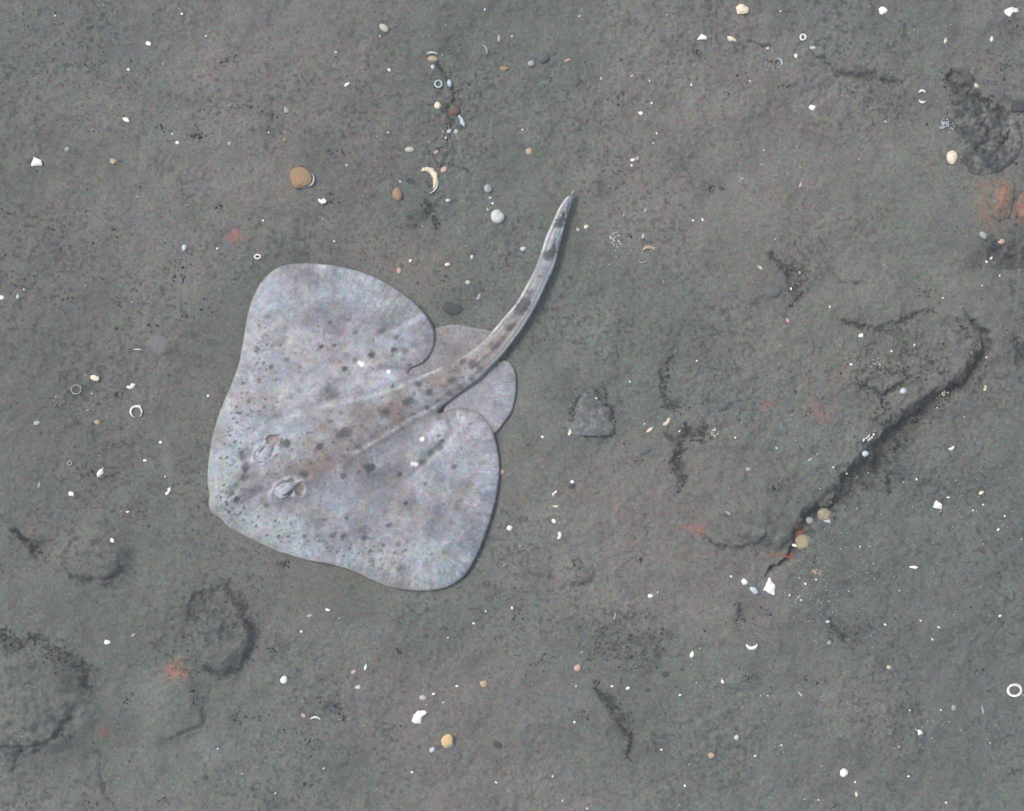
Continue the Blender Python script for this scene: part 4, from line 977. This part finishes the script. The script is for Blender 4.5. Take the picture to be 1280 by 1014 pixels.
 ('shard',1015,60,9,5,-5,'B','glassy bluish chip right below the small white ring in the upper right'),
 ('shard',994.3,70,5,6,0,'W','tiny cross-shaped white crumb below the small white ring'),
 ('arc',971,79.7,11,11,(-100,110,2.6),'B','bluish crescent rim left of the thin crack in the upper right'),
 ('shard',1015,135,8.5,8,0,'W','bright white chip below the thin crack in the upper right'),
 ('crescent',1152.5,117,8,7,(10,170,3.5),'W','small white cap-shaped chip, upper of two left of the dark burrow'),
 ('crescent',1153.5,124,9,8,(190,330,3),'W','small white curved chip, lower of two left of the dark burrow'),
 ('tri',1219.6,107,7.5,7,0,'C','small cream chip above the dark burrow at the right'),
 ('flakes',1185,156,26,18,30,'B','patch of fibrous white splinters left of the dark burrow'),
 ('pebble',1189.4,197.3,14,18,10,'C','knobbly cream shell lump below the fibrous white splinters'),
 ('lens',1001.5,230.7,4,8,-15,'P','narrow pinkish chip in the upper right on plain silt'),
 ('lens',1240.8,48.4,5,6.5,0,'W','small dull white chip near the top right corner'),
 ('lens',1181.4,51.4,4,7,-10,'C','small pale yellow chip near the top right'),
 ('arc',968,217,9,7,(190,350,1.4),'G','faint pale curved rim on silt in the upper right'),
 ('block',1272,133,20,19,0,'D','dark square-cornered stone cut off by the right edge'),
 ('pebble',480,35,14,9,-35,'E','olive oval pebble near the top edge left of centre'),
 ('pebble',559.5,331,7,5,0,'C','cream bead above the upper pelvic fin'),
 ('pebble',585,353.5,7,6,0,'E','yellow-green bead above the upper pelvic fin'),
 ('pebble',566,386,24,15,-10,'D','dark greenish stone half sunk in silt just above the upper pelvic fin'),
 ('pebble',499,338.6,6,8,0,'P','small pinkish pebble just above the rear edge of the upper wing'),
 ('pebble',560,250.7,6,4.5,0,'B','tiny bluish pebble below the broken cream crescent shell'),
 ('pebble',654,311,7,6,0,'B','dull bluish pebble left of the tail'),
 ('pebble',808,562,18,11,25,'S','dark slate pebble half buried right of the triangular stone'),
 ('pebble',590,321.7,4,6,0,'B','tiny upright bluish bead between the cream bead and the tail'),
 ('pebble',902,507,15,11,20,'S','flat grey pebble among debris right of the dark string'),
 ('pebble',988,511,11,10,0,'S','small dark blue-grey pebble right of the orange stained spot'),
 ('pebble',1206,388,0.01,0.01,0,'S',None),
 ('pebble',770,798,12,9,20,'S','dark rounded stone in the rubble patch at lower middle'),
 ('pebble',832,843,10,8,0,'D','small black stone at the right of the rubble patch'),
 ('pebble',810,863,6,6,0,'D','tiny black stone below the rubble patch'),
 ('pebble',256,972,8,7,0,'D','small dark round stone near the bottom left'),
 ('pebble',622,931,12,9,-20,'D','dark flattened stone right of the golden cockle valve'),
 ('pebble',722,835,9,9,0,'P','pinkish sunken pebble left of the rubble patch'),
 ('pebble',186,658,5,5,0,'D','tiny black pebble between the low mound and the snout'),
]
KIND = {'tri': 'shell_fragment', 'shard': 'shell_fragment', 'lens': 'shell_fragment', 'ell': 'shell_fragment', 'hook': 'shell_fragment', 'spike': 'shell_fragment',
        'arc': 'curved_shell', 'crescent': 'shell_fragment', 'sliver': 'shell_splinter', 'flakes': 'shell_splinters', 'pebble': 'pebble', 'block': 'dark_stone'}
CAT = {'shell_fragment': 'shell fragment', 'curved_shell': 'shell', 'shell_splinter': 'shell fragment', 'shell_splinters': 'shell fragments', 'pebble': 'pebble', 'dark_stone': 'stone'}
for idx, (kd, x, y, w, h, rot, cl, lab) in enumerate(IT):
    if lab is None: continue
    q = random.Random(idx * 13 + 5); name = KIND[kd]; r0 = rot if isinstance(rot, (int, float)) else 0; tl = q.uniform(3, 14); td = q.uniform(0, 6.28); sink = q.uniform(-0.5, 0.3)
    if kd in ('tri', 'shard', 'lens', 'ell', 'hook', 'spike'): V, F = plate(w, h, 0, idx, th=0.7 + 0.04 * w, shape=kd); r0 = rot
    elif kd in ('arc', 'crescent'):
        a0, a1, wd = rot; V, F = arc_strip(w, h, a0, a1, wd, idx, hz=1.3, jag=0.28 if a1 - a0 > 250 else 0.15)
        tl = 1; sink = 0.6 + (0.7 if a1 - a0 > 250 else 0)
    elif kd == 'sliver': V, F = plate(w, h, 0, idx, th=0.8, shape='shard', jag=0.15)
    elif kd == 'flakes': V, F = flakes(w, h, int(5 + w * h * 0.075), idx); tl = 0
    elif kd == 'block':
        V, F = pebble(w, h, 12, idx, 0.05); V = [(math.copysign(min(abs(a), w * .40), a), math.copysign(min(abs(b), h * .40), b), min(c, 4)) for a, b, c in V]
    else:
        flat = 0.36 if cl in 'SD' else 0.62
        V, F = pebble(w, h, min(w, h) * flat, idx, 0.07); tl = 4; sink = min(w, h) * flat * (0.02 if cl in 'SD' else 0.14)
    pebs = kd in ('pebble', 'block')
    if kd in ('tri', 'shard', 'lens', 'ell', 'hook', 'spike'): V = [(a * 1.12, b * 1.12, c) for a, b, c in V]
    nm = name if not (pebs and lab and 'shell' in lab) else 'shell'
    o = place(nm, V, F, M[cl], x, y, r0, tl, td, sink, smooth=pebs or kd in ('arc', 'crescent'))
    tag(o, lab, CAT.get(nm, 'shell'))

# small white specks that nothing tells apart
SPK = [(228,18),(67.7,18.8),(160,86.5),(257,44.6),(216,168),(420,66),(486,87),(336,166),(485,166),(433,206),(557,172),(500,227),(272,311),(30,362),(115,492),(260,495),(175,507),(206,596),(272,936),(377,789),(542,867),(554,878),(571,858),
 (850,869),(718,903),(827,938),(944,945),(856,982),(703,1001),(734,1011),(691,971),(960,870),(1123,933),(1069,978),(1136,971),(1175,887),(1151,776),(1173,784),(1165,799),(1137,888),(976,931),(1170,510),(1145,599),(1216,638),(1229,631),(1255,645),(1247,662),
 (1074,683),(1040,584),(1058,592),(986,743.5),(970,560),(1186,622),(913,720),(1006,729),(1019,724),(678,546),(805.5,530),(849,539),(822,740),(918,547),(866,276),(878,275),(870.5,451.5),(787.5,477),(745,498),(999,340.5),(997,355),(988,361.5),(1233,327.5),
 (1239,323),(1250.5,344.5),(1227,357),(1176.7,373),(1059.7,456),(1108,440),(1138,432),(1036,384),(1257,418),(1232,447),(724.5,20),(814.6,129),(816.6,179),(821,166.6),(789.6,206.7),(653,161.6),(864,106),(937.5,101.5),(751.5,98),(955,188),(1106.6,152),(475,45.5),(487,88),
 (513,326),(612.6,247),(615.6,254),(609.6,261.6),(640,45),(606,12),(790,95),(812,101),(329,276),(418,302),(200,553),(160,640),(640,760),(592,779),(607,764),(560,797),(405,960),(620,978),(515,965),(344,992),(302,968),(720,858),(765,858),(1182,1003),(1023,1000),(1250,770),(1105,780),(960,60),(975,15)]
proto = None
for i, (x, y) in enumerate(SPK):
    if i < 6:
        V, F = plate(4.4, 3.4, 0, 900 + i, th=0.8, shape='shard'); o = place('shell_speck', V, F, M['W'], x, y, 0, 5, i, 0.4, False)
        if i == 0: protos = []
        protos.append(o)
    else:
        o = protos[i % 6].copy(); C.objects.link(o); o.location = W(x, y, gz(x, y) + 0.4)
    k = random.Random(i).uniform(.6, 1.05); o.scale = (k, k * random.Random(i + 50).uniform(.75, 1.1), 1); o.rotation_euler[2] = random.Random(i + 9).uniform(0, 6.28)
    tag(o, 'tiny white speck of shell lying on the grey-brown silt', 'shell speck', 'tiny white shell specks scattered over the silt')

# shells with parts
def shell2(name, x, y, rot, up, low, lab, cat='shell', tilt=6, td=1.0):
    r = empty(name, W(x, y, gz(x, y))); r.rotation_euler = (R(tilt) * math.cos(td), R(tilt) * math.sin(td), R(rot)); tag(r, lab, cat)
    for nm, (w, h, hz, mt, dx, dy, dz, rb) in (('upper_valve', up), ('lower_valve', low)):
        V, F = valve(w, h, hz, hash_(x, nm), rb); o = mesh_obj(nm, np.array(V) * S, F, M[mt], r); o.location = (dx * S, dy * S, dz * S)
def hash_(x, nm): return int(x) + len(nm)
M['V1'] = mat_plain('weathered_cockle', (0.30, 0.27, 0.19), (0.20, 0.18, 0.14), 140, 0.7, 0.2, 0.0008, rings=95)
M['V2'] = mat_plain('yellowish_cockle', (0.33, 0.28, 0.16), (0.24, 0.21, 0.14), 140, 0.7, 0.2, 0.0008, rings=95)
M['V3'] = mat_plain('golden_cockle', (0.55, 0.36, 0.16), (0.62, 0.48, 0.26), 170, 0.55, 0.3, 0.0008, rings=110)
M['V4'] = mat_plain('orange_brown_cockle', (0.29, 0.17, 0.09), (0.22, 0.17, 0.10), 150, 0.7, 0.25, 0.0008, rings=75)
M['V5'] = mat_plain('bluish_white_valve', (0.45, 0.52, 0.56), (0.36, 0.42, 0.46), 200, 0.5, 0.35)
M['V6'] = mat_plain('greenish_grey_valve', (0.26, 0.28, 0.23), (0.20, 0.22, 0.20), 200, 0.6, 0.3)
shell2('cockle', 377, 223, 60, (28, 30, 5, 'V4', 0, 0, 1.0, 9), (25, 27, 3, 'W', .9, -3.4, -0.4, 4), 'large orange-brown cockle valve with a white margin showing on its right side', tilt=8, td=2.5)
shell2('cockle', 559, 925, 145, (15.5, 17, 6, 'V3', 0, 0, 2, 5), (15, 16, 3, 'W', -2.7, 1.2, -0.2, 3), 'golden cockle valve with a bright white lower rim, at bottom centre', tilt=12, td=5.2)
shell2('cockle', 1031, 645, 120, (17, 17.5, 4.5, 'V1', 1.6, .4, 2.5, 9), (20, 20.5, 5, 'V5', -3.6, -.6, 0.2, 4), 'tan and bluish white round cockle, upper of two beside the crevice', tilt=9, td=.6)
shell2('cockle', 1003, 678, 60, (18, 18.5, 5.5, 'V2', 0, .6, 2.6, 9), (21, 21, 5, 'V6', .4, -1.0, -0.5, 4), 'yellowish round cockle, lower of two beside the crevice, next to red weed', tilt=7, td=3.6)
# broken cream crescent with a thin outer rim
r = empty('broken_shell', W(533, 226, gz(533, 226))); tag(r, 'broken cream shell edge curved like a crescent near the upper middle', 'shell')
V, F = arc_strip(23, 28, -45, 125, 9.5, 77, 2.4, 0.3); mesh_obj('shell_wall', np.array(V) * S, F, M['C'], r)
V, F = arc_strip(29, 33, -75, 10, 2.2, 78, 1.6, 0.3); mesh_obj('rim', np.array(V) * S, F, M['W'], r)

# ------------------------------------------------------------------ encrusted rocks
def rock(outl, hgt, c1, c2, cell, lab, patches=(), seed=0, rough=.5, name='rock'):
    o2 = catmull(outl, 2.0); o2 = o2 + np.stack([2.2 * vnoise(o2[:, 0], o2[:, 1], 9, seed + 1), 2.2 * vnoise(o2[:, 0], o2[:, 1], 9, seed + 2)], 1)
    zt = lambda x, y, d: seabed_z(x, y)[0] + hgt * (1 - np.exp(-d / (hgt * 1.6))) * (0.75 + rough * fbm(x, y, cell, 4, seed + 3, .7)) + 0.3
    zb = lambda x, y, d: seabed_z(x, y)[0] - 3
    V, F, P, d, arc = sheet(o2, 1.7, zt, zb); x, y = P[:, 0], P[:, 1]
    a = sstep(-.3, .4, fbm(x, y, cell * .8, 4, seed + 5, .7))[:, None]; c = np.array(c1) * (1 - a) + np.array(c2) * a
    c = c * (1 + .35 * vnoise(x, y, 3.4, seed + 6))[:, None]
    for bx, by, rx, ry, cc, k in patches:
        q = ((x + 3 * vnoise(x, y, 8, seed + 8) - bx) / rx) ** 2 + ((y + 3 * vnoise(x, y, 8, seed + 9) - by) / ry) ** 2
        f = np.clip(k * np.exp(-q ** 1.6) * (.8 + .6 * vnoise(x, y, 4, seed + 10)), 0, 1)[:, None]; c = c * (1 - f) + np.array(cc) * f
    tag(mesh_obj(name, V, F, M['bed'], cols=np.vstack([c, c])), lab, 'rock')
rock([(1182,150),(1198,130),(1214,120),(1236,126),(1258,140),(1274,160),(1276,188),(1258,210),(1234,220),(1210,214),(1198,196),(1200,172)], 11, (.045,.052,.055), (.125,.13,.12), 13, 'rough dark encrusted mound at the right edge beside the fibrous white splinters', seed=501, rough=.9)
rock([(1184,112),(1192,94),(1212,90),(1218,104),(1208,118),(1196,132),(1188,128)], 5, (.045,.048,.05), (.10,.10,.095), 10, 'small dark lump above the rough dark encrusted mound', seed=521, rough=.8)
rock([(1232,240),(1244,226),(1262,224),(1266,244),(1260,268),(1246,280),(1234,272),(1228,256)], 6, (.095,.10,.085), (.12,.12,.105), 16, 'low rock crusted with orange growth, left one at the right edge', [(1250,244,9,18,(.27,.125,.08),.7),(1243,266,9,9,(.25,.125,.085),.6)], seed=541)
rock([(1268,252),(1282,240),(1310,244),(1316,280),(1290,292),(1272,280)], 6, (.095,.10,.085), (.12,.12,.105), 16, 'low orange-crusted rock cut off by the right edge', [(1279,262,11,19,(.28,.125,.08),.75)], seed=561)
rock([(737,487),(748,492),(760,506),(768,522),(769,542),(748,546),(722,546),(709,538),(713,522),(724,502)], 2, (.112,.122,.12), (.132,.14,.14), 15, 'flat triangular blue-grey stone edged with black flakes, right of the skate', [(741,499,14,9,(.035,.04,.042),.8),(732,536,16,8,(.16,.185,.205),.7),(714,520,4,10,(.04,.05,.045),.7)], seed=581, rough=.35)
rock([(1236,306),(1254,302),(1276,306),(1296,318),(1290,334),(1262,336),(1244,326)], 5, (.045,.048,.05), (.09,.09,.085), 12, 'dark rubbly lump below the orange-crusted rocks', seed=601, rough=.7)
# ------------------------------------------------------------------ dark debris strands
def debris(path, n, lab, smin=1.4, smax=4.2, seed=0, spread=1.0):
    q = random.Random(seed + 300); V = []; F = []
    P = catmull([(a, b) for a, b, _ in path], 2.0, False); Wd = np.interp(np.linspace(0, len(path) - 1, len(P)), range(len(path)), [c for _, _, c in path])
    pts = []
    for _ in range(int(n * .85)):
        i = q.randrange(len(P)); pts.append((P[i][0] + q.gauss(0, .72) * Wd[i] * spread, P[i][1] + q.gauss(0, .72) * Wd[i] * spread))
    pts = np.array(pts); zg = seabed_z(pts[:, 0], pts[:, 1])[0]
    for (x, y), z in zip(pts, zg):
        L = q.uniform(smin, smax) * (0.6 + 0.8 * q.random() ** 2); ww = L / q.uniform(1, 2.2); an = q.uniform(0, 3.14); b = len(V); k5 = 6; tz = q.uniform(0, .8)
        for k in range(k5):
            t = 2 * math.pi * k / k5; a = L / 2 * math.cos(t) * q.uniform(.6, 1.15); c = ww / 2 * math.sin(t) * q.uniform(.6, 1.15)
            X = x + a * math.cos(an) - c * math.sin(an); Y = y + a * math.sin(an) + c * math.cos(an); zz = z + .7 + tz * 1.3 + q.uniform(-.3, .6)
            V.append(W(X, Y, zz)); V.append(W(X, Y, zz - .9))
        F.append([b + 2 * k for k in range(k5)][::-1]); F.append([b + 2 * k + 1 for k in range(k5)])
        for k in range(k5): c = b + 2 * k; d = b + 2 * ((k + 1) % k5); F.append((c, d, d + 1, c + 1))
    o = mesh_obj('dark_debris', V, F, M['detritus'], smooth=False)
    tag(o, lab, 'debris', kind='stuff')
debris([(838,446,3),(833,462,4),(829,480,3),(833,498,3),(845,510,6),(856,507,5)], 120, 'broken string of black plant debris above the cream crumbs, right of the skate', seed=1)
debris([(856,530,3),(864,544,7),(876,546,6),(880,532,4)], 110, 'hooked clump of black debris right of the slender cream chips', seed=2)
debris([(852,552,2),(849,566,4),(840,574,3),(846,590,7),(855,598,5),(852,608,3),(846,615,1)], 170, 'wispy black debris strand hanging below the hooked clump', seed=3)
debris([(712,526,4),(722,508,7),(737,494,9),(752,504,7),(763,515,3),(768,540,1.5),(756,545,1.2),(728,546,1.2)], 210, 'black flakes round the edge of the triangular grey stone', seed=4)
debris([(743,853,3),(750,866,4),(764,878,8),(776,896,8),(786,916,6),(787,932,5),(783,950,3)], 300, 'long dark strip of debris slanting down at lower middle', 1.0, 3.2, seed=5)
debris([(962,318,2),(978,332,4),(992,344,9),(1000,350,8),(996,372,4),(986,384,2)], 200, 'black debris tangle holding two white dots in the right middle', 1.0, 3.6, seed=6)
debris([(1190,92,7),(1186,104,4),(1204,112,7),(1222,122,5),(1240,132,6),(1256,150,12),(1250,180,16),(1225,190,14)], 500, 'dark rubble and black litter round the burrow at the upper right', 1.2, 4.0, seed=7, spread=1.2)
debris([(1226,452,5),(1196,480,6),(1168,503,6),(1140,524,9),(1112,550,15),(1098,578,14),(1075,598,14),(1045,624,8),(1015,652,10)], 900, 'black litter deepening the shade along the bottom of the long crevice', 1.2, 4.2, seed=8)  # dark flakes stand in for part of the crevice shade
debris([(1098,500,3),(1106,520,4),(1095,530,3)], 60, 'small dark litter branch above the crevice', seed=9)
debris([(1092,582,4),(1104,596,6),(1110,616,2)], 80, 'dark green litter branching down from the crevice', seed=10)
debris([(2,790,7),(14,804,9),(28,806,5)], 90, 'dark litter patch at the left edge above the large mound', seed=11)
debris([(40,794,4),(62,812,6),(90,826,14),(108,842,8),(110,864,7)], 260, 'dark litter fringe on the upper right of the large lower left mound', 1.0, 3.2, seed=12)
debris([(240,770,10),(258,742,10),(285,738,10),(306,762,6),(318,790,5),(310,824,5),(280,842,8),(250,826,10),(238,795,9)], 360, 'dark litter ring round the mound below the snout', 0.9, 2.8, seed=13)
debris([(14,662,2),(30,674,4),(44,688,8),(58,700,5)], 130, 'reddish black litter patch at the left, beside the low mound', 1.0, 3.2, seed=14)
debris([(548,84,2),(560,98,4),(567,112,3),(568,124,3),(556,134,4),(563,160,5),(556,180,2),(535,194,4)], 130, 'black litter threaded between the small shells near the top', 1.0, 3.2, seed=15)
debris([(536,205,3),(556,205,4),(585,212,2)], 40, 'thin dark litter above the broken cream crescent', 1.0, 2.6, seed=16)
debris([(530,252,3),(540,268,6),(546,284,3)], 80, 'dark litter below the broken cream crescent', 1.0, 3.2, seed=17)
debris([(395,872,3),(410,880,6),(424,888,5),(432,902,2)], 70, 'dark twig-like litter beside the white curved shell edge', 1.0, 3.4, seed=18)
debris([(1044,398,2),(1062,404,3),(1098,414,7),(1116,406,5),(1150,390,3),(1165,392,2)], 170, 'dark strand of litter crossing the greenish ground at the right', 1.0, 3.2, seed=19)
debris([(1068,478,3),(1098,492,5),(1122,482,4)], 90, 'dark litter curve above the crevice, below the greenish ground', 1.0, 3.2, seed=20)
debris([(1235,300,4),(1252,318,9),(1276,326,10)], 150, 'dark litter below the orange growth at the right edge', 1.0, 3.2, seed=21)
debris([(1126,436,2),(1140,446,4),(1156,452,3),(1170,470,3)], 70, 'dark litter trail on the raised slab, below the long strand', 1.0, 3.0, seed=30)
debris([(1080,440,3),(1092,456,5),(1110,466,4),(1128,462,2)], 80, 'dark litter among the thin grey splinters on the raised slab', 1.0, 3.0, seed=31)
debris([(1192,400,3),(1204,416,5),(1216,440,5),(1200,462,4)], 110, 'dark litter on the crown of the slab where the crevice begins', 1.0, 3.2, seed=32)
debris([(1268,424,6),(1276,438,9),(1268,452,7)], 90, 'dark litter clump cut off by the right edge', 1.2, 4, seed=22)
debris([(735,810,20),(770,800,34),(810,812,22),(820,836,18)], 230, 'scattered black crumbs of the rubble patch at lower middle', 0.9, 2.8, seed=23)
debris([(1036,776,5),(1052,796,9),(1070,810,6)], 100, 'dark crumbs right of the bright white crescent', 0.9, 2.8, seed=24)
debris([(922,754,3),(926,768,5),(920,778,3)], 45, 'small dark crumbs below the bright group of fragments', 1.0, 3.0, seed=25)
debris([(352,704,3),(362,707,3)], 22, 'small black scrap just outside the lower wing of the skate', 1.0, 3.2, seed=26)
debris([(880,672,1.2),(900,683,2.5),(925,686,2.5),(948,676,2)], 60, 'thin dark arc of litter below the red stain', 0.9, 2.4, seed=27)
debris([(1022,68,1.5),(1050,90,2),(1085,93,2.5),(1110,101,3),(1130,103,2)], 90, 'fine dark litter along the thin crack at the upper right', 0.9, 2.2, seed=28)
debris([(150,120,40),(100,130,50),(60,100,60)], 160, 'sprinkle of dark grains on the silt at the upper left', 0.7, 2.0, seed=29)

# ------------------------------------------------------------------ loose grains nobody could count
def grit(name, pts, smin, smax, mat, lab, seed, flat=0.6):
    q = np.random.default_rng(seed); n = len(pts); x, y = pts[:, 0], pts[:, 1]; z = seabed_z(x, y)[0]
    base = np.array([[1, 0, 0], [0, 1, 0], [-1, 0, 0], [0, -1, 0], [0, 0, 1], [0, 0, -1]], float)
    tri = np.array([[0, 1, 4], [1, 2, 4], [2, 3, 4], [3, 0, 4], [1, 0, 5], [2, 1, 5], [3, 2, 5], [0, 3, 5]])
    s = q.uniform(smin, smax, n) * (0.6 + 0.9 * q.random(n) ** 3); an = q.uniform(0, 6.28, n); asp = q.uniform(.5, 1, n)
    B = base[None] * np.stack([s, s * asp, s * flat], 1)[:, None] * q.uniform(.7, 1.2, (n, 6, 1)) * 0.5
    X = B[..., 0] * np.cos(an)[:, None] - B[..., 1] * np.sin(an)[:, None]; Y = B[..., 0] * np.sin(an)[:, None] + B[..., 1] * np.cos(an)[:, None]
    V = np.stack([(X + x[:, None] - CX) * S, (CY - (Y + y[:, None])) * S, (B[..., 2] + z[:, None] + s[:, None] * .2) * S], -1).reshape(-1, 3)
    F = (tri[None, :, ::-1] + (np.arange(n) * 6)[:, None, None]).reshape(-1, 3)
    o = mesh_obj(name, V, F, M[mat], smooth=False); tag(o, lab, 'grit', kind='stuff'); return o
def field(n, seed, dens=None):
    q = np.random.default_rng(seed); p = np.stack([q.uniform(-120, 1400, n * 3), q.uniform(-120, 1130, n * 3)], 1)
    w = sstep(-0.5, 0.6, fbm(p[:, 0], p[:, 1], 130, 3, seed)) * .8 + .2
    p = p[q.random(len(p)) < w][:n]
    return p
def keep_off(p):
    m = inside(p[:, 0], p[:, 1], disc[::4]); return p[~m]
def clump(specs, seed):
    q = np.random.default_rng(seed); out = []
    for cx_, cy_, sx_, sy_, n in specs: out.append(np.stack([q.normal(cx_, sx_, n), q.normal(cy_, sy_, n)], 1))
    return np.vstack(out)
grit('dark_grains', keep_off(field(9000, 401)), 0.9, 2.3, 'detritus', 'fine dark sediment grains scattered over the seabed', 1, .5)
M['sand'] = mat_plain('sand_grain', (0.20, 0.19, 0.175), (0.12, 0.10, 0.09), 90, 0.9, 0.15)
M['rust'] = mat_plain('rusty_grain', (0.20, 0.11, 0.08), (0.15, 0.09, 0.07), 90, 0.9, 0.15)
grit('sand_grains', keep_off(field(9000, 402)), 0.8, 2.0, 'sand', 'pale sand grains scattered over the seabed', 2)
grit('rusty_grains', keep_off(field(1600, 405)), 0.9, 2.2, 'rust', 'rust-brown grains scattered over the seabed', 5)
qq = np.random.default_rng(77)
fk = clump([(qq.uniform(0, 1280), qq.uniform(0, 1014), qq.uniform(3, 11), qq.uniform(2, 7), int(qq.uniform(8, 26))) for _ in range(120)] + [(1100, 470, 50, 26, 160), (780, 805, 34, 20, 140), (1118, 556, 14, 22, 110), (1090, 588, 22, 12, 110), (1150, 520, 20, 10, 70), (1200, 485, 20, 10, 50), (60, 60, 60, 40, 120), (110, 330, 60, 60, 160), (560, 130, 14, 50, 90), (1110, 130, 40, 20, 90), (1050, 790, 20, 14, 60), (1210, 612, 40, 16, 70)], 406)
grit('dark_crumbs', keep_off(fk), 1.2, 3.6, 'detritus', 'small clusters of dark organic crumbs on the silt', 6, .45)
cl = clump([(1035,720,45,35,110),(1055,590,26,14,45),(1200,620,45,20,55),(1160,700,80,50,70),(1100,890,90,60,90),(780,300,20,20,30),(1010,745,20,12,30),(120,520,50,40,40),(700,720,40,40,30),(560,180,20,60,40),(900,870,70,60,40),(420,880,60,40,20),(1090,455,30,14,30),(1120,60,90,50,30),(220,180,120,80,30)], 403)
grit('shell_grit', keep_off(np.vstack([field(420, 403), cl])), 0.8, 2.1, 'W', 'bright shell grit sprinkled over the seabed', 3)
grit('grey_grit', keep_off(np.vstack([field(1100, 404), cl + 4])), 0.9, 2.5, 'G', 'grey-white shell grit sprinkled over the seabed', 4)

# ------------------------------------------------------------------ red weed tufts
def weed(x, y, w, h, n, lab, seed):
    q = random.Random(seed); V = []; F = []
    for _ in range(n):
        an = q.uniform(-3.4, .4); L = q.uniform(.4, 1.0); px, py = x + w * .4, y + h * .2; r = .55; pr = None
        for k in range(7):
            zz = gz(px, py) + 1.2; ring = len(V)
            nx, ny = -math.sin(an), math.cos(an)
            for (o1, o2) in ((r, 0), (0, r), (-r, 0), (0, -r)): V.append(W(px + nx * o1, py + ny * o1, zz + o2))
            if pr is not None:
                for j in range(4): F.append((pr + j, pr + (j + 1) % 4, ring + (j + 1) % 4, ring + j))
            pr = ring; an += q.uniform(-.6, .6); px += math.cos(an) * L * w / 9; py += math.sin(an) * L * h / 7; r *= .88
        F.append((pr, pr + 1, pr + 2, pr + 3))
    tag(mesh_obj('red_seaweed', V, F, M['weed']), lab, 'seaweed')
weed(993, 664, 16, 18, 11, 'small red weed tuft above the lower cockle', 1)
weed(974, 695, 34, 12, 9, 'thin red weed threads lying left of the lower cockle', 2)

# ------------------------------------------------------------------ two soft translucent bodies drifting just over the silt
def drifter(x, y, w, h, z, dens, lab, rot=0):
    m = bpy.data.materials.new('jelly'); m.use_nodes = True; nt = m.node_tree
    for n in list(nt.nodes): nt.nodes.remove(n)
    v = nt.nodes.new('ShaderNodeVolumePrincipled'); v.inputs['Color'].default_value = (.85, .85, 1, 1); v.inputs['Density'].default_value = dens
    o_ = nt.nodes.new('ShaderNodeOutputMaterial'); nt.links.new(v.outputs[0], o_.inputs['Volume'])
    V, F = pebble(w, h, min(w, h) * .9, 3, .03); o = mesh_obj('jelly_blob', np.array(V) * S, F, m)
    o.location = W(x, y, z); o.rotation_euler[2] = R(rot); tag(o, lab, 'jelly')
drifter(203, 432, 26, 26, 26, 14, 'faint round translucent blob drifting left of the upper wing')
drifter(216, 576, 13, 46, 24, 12, 'faint upright translucent streak drifting left of the snout', 5)

# ------------------------------------------------------------------ the slightly milky sea water
def haze():
    V = [(x, y, z) for z in (-1.2, 1.95) for y in (-60, 60) for x in (-60, 60)]
    F = [(0, 2, 3, 1), (4, 5, 7, 6), (0, 1, 5, 4), (2, 6, 7, 3), (0, 4, 6, 2), (1, 3, 7, 5)]
    m = bpy.data.materials.new('sea_water_haze'); m.use_nodes = True; nt = m.node_tree
    for n in list(nt.nodes): nt.nodes.remove(n)
    v = nt.nodes.new('ShaderNodeVolumePrincipled'); v.inputs['Color'].default_value = (.86, .90, .90, 1); v.inputs['Density'].default_value = HAZE
    o_ = nt.nodes.new('ShaderNodeOutputMaterial'); nt.links.new(v.outputs[0], o_.inputs['Volume'])
    tag(mesh_obj('haze', V, F, m, smooth=False), kind='stuff')
HAZE = 0.055
haze()
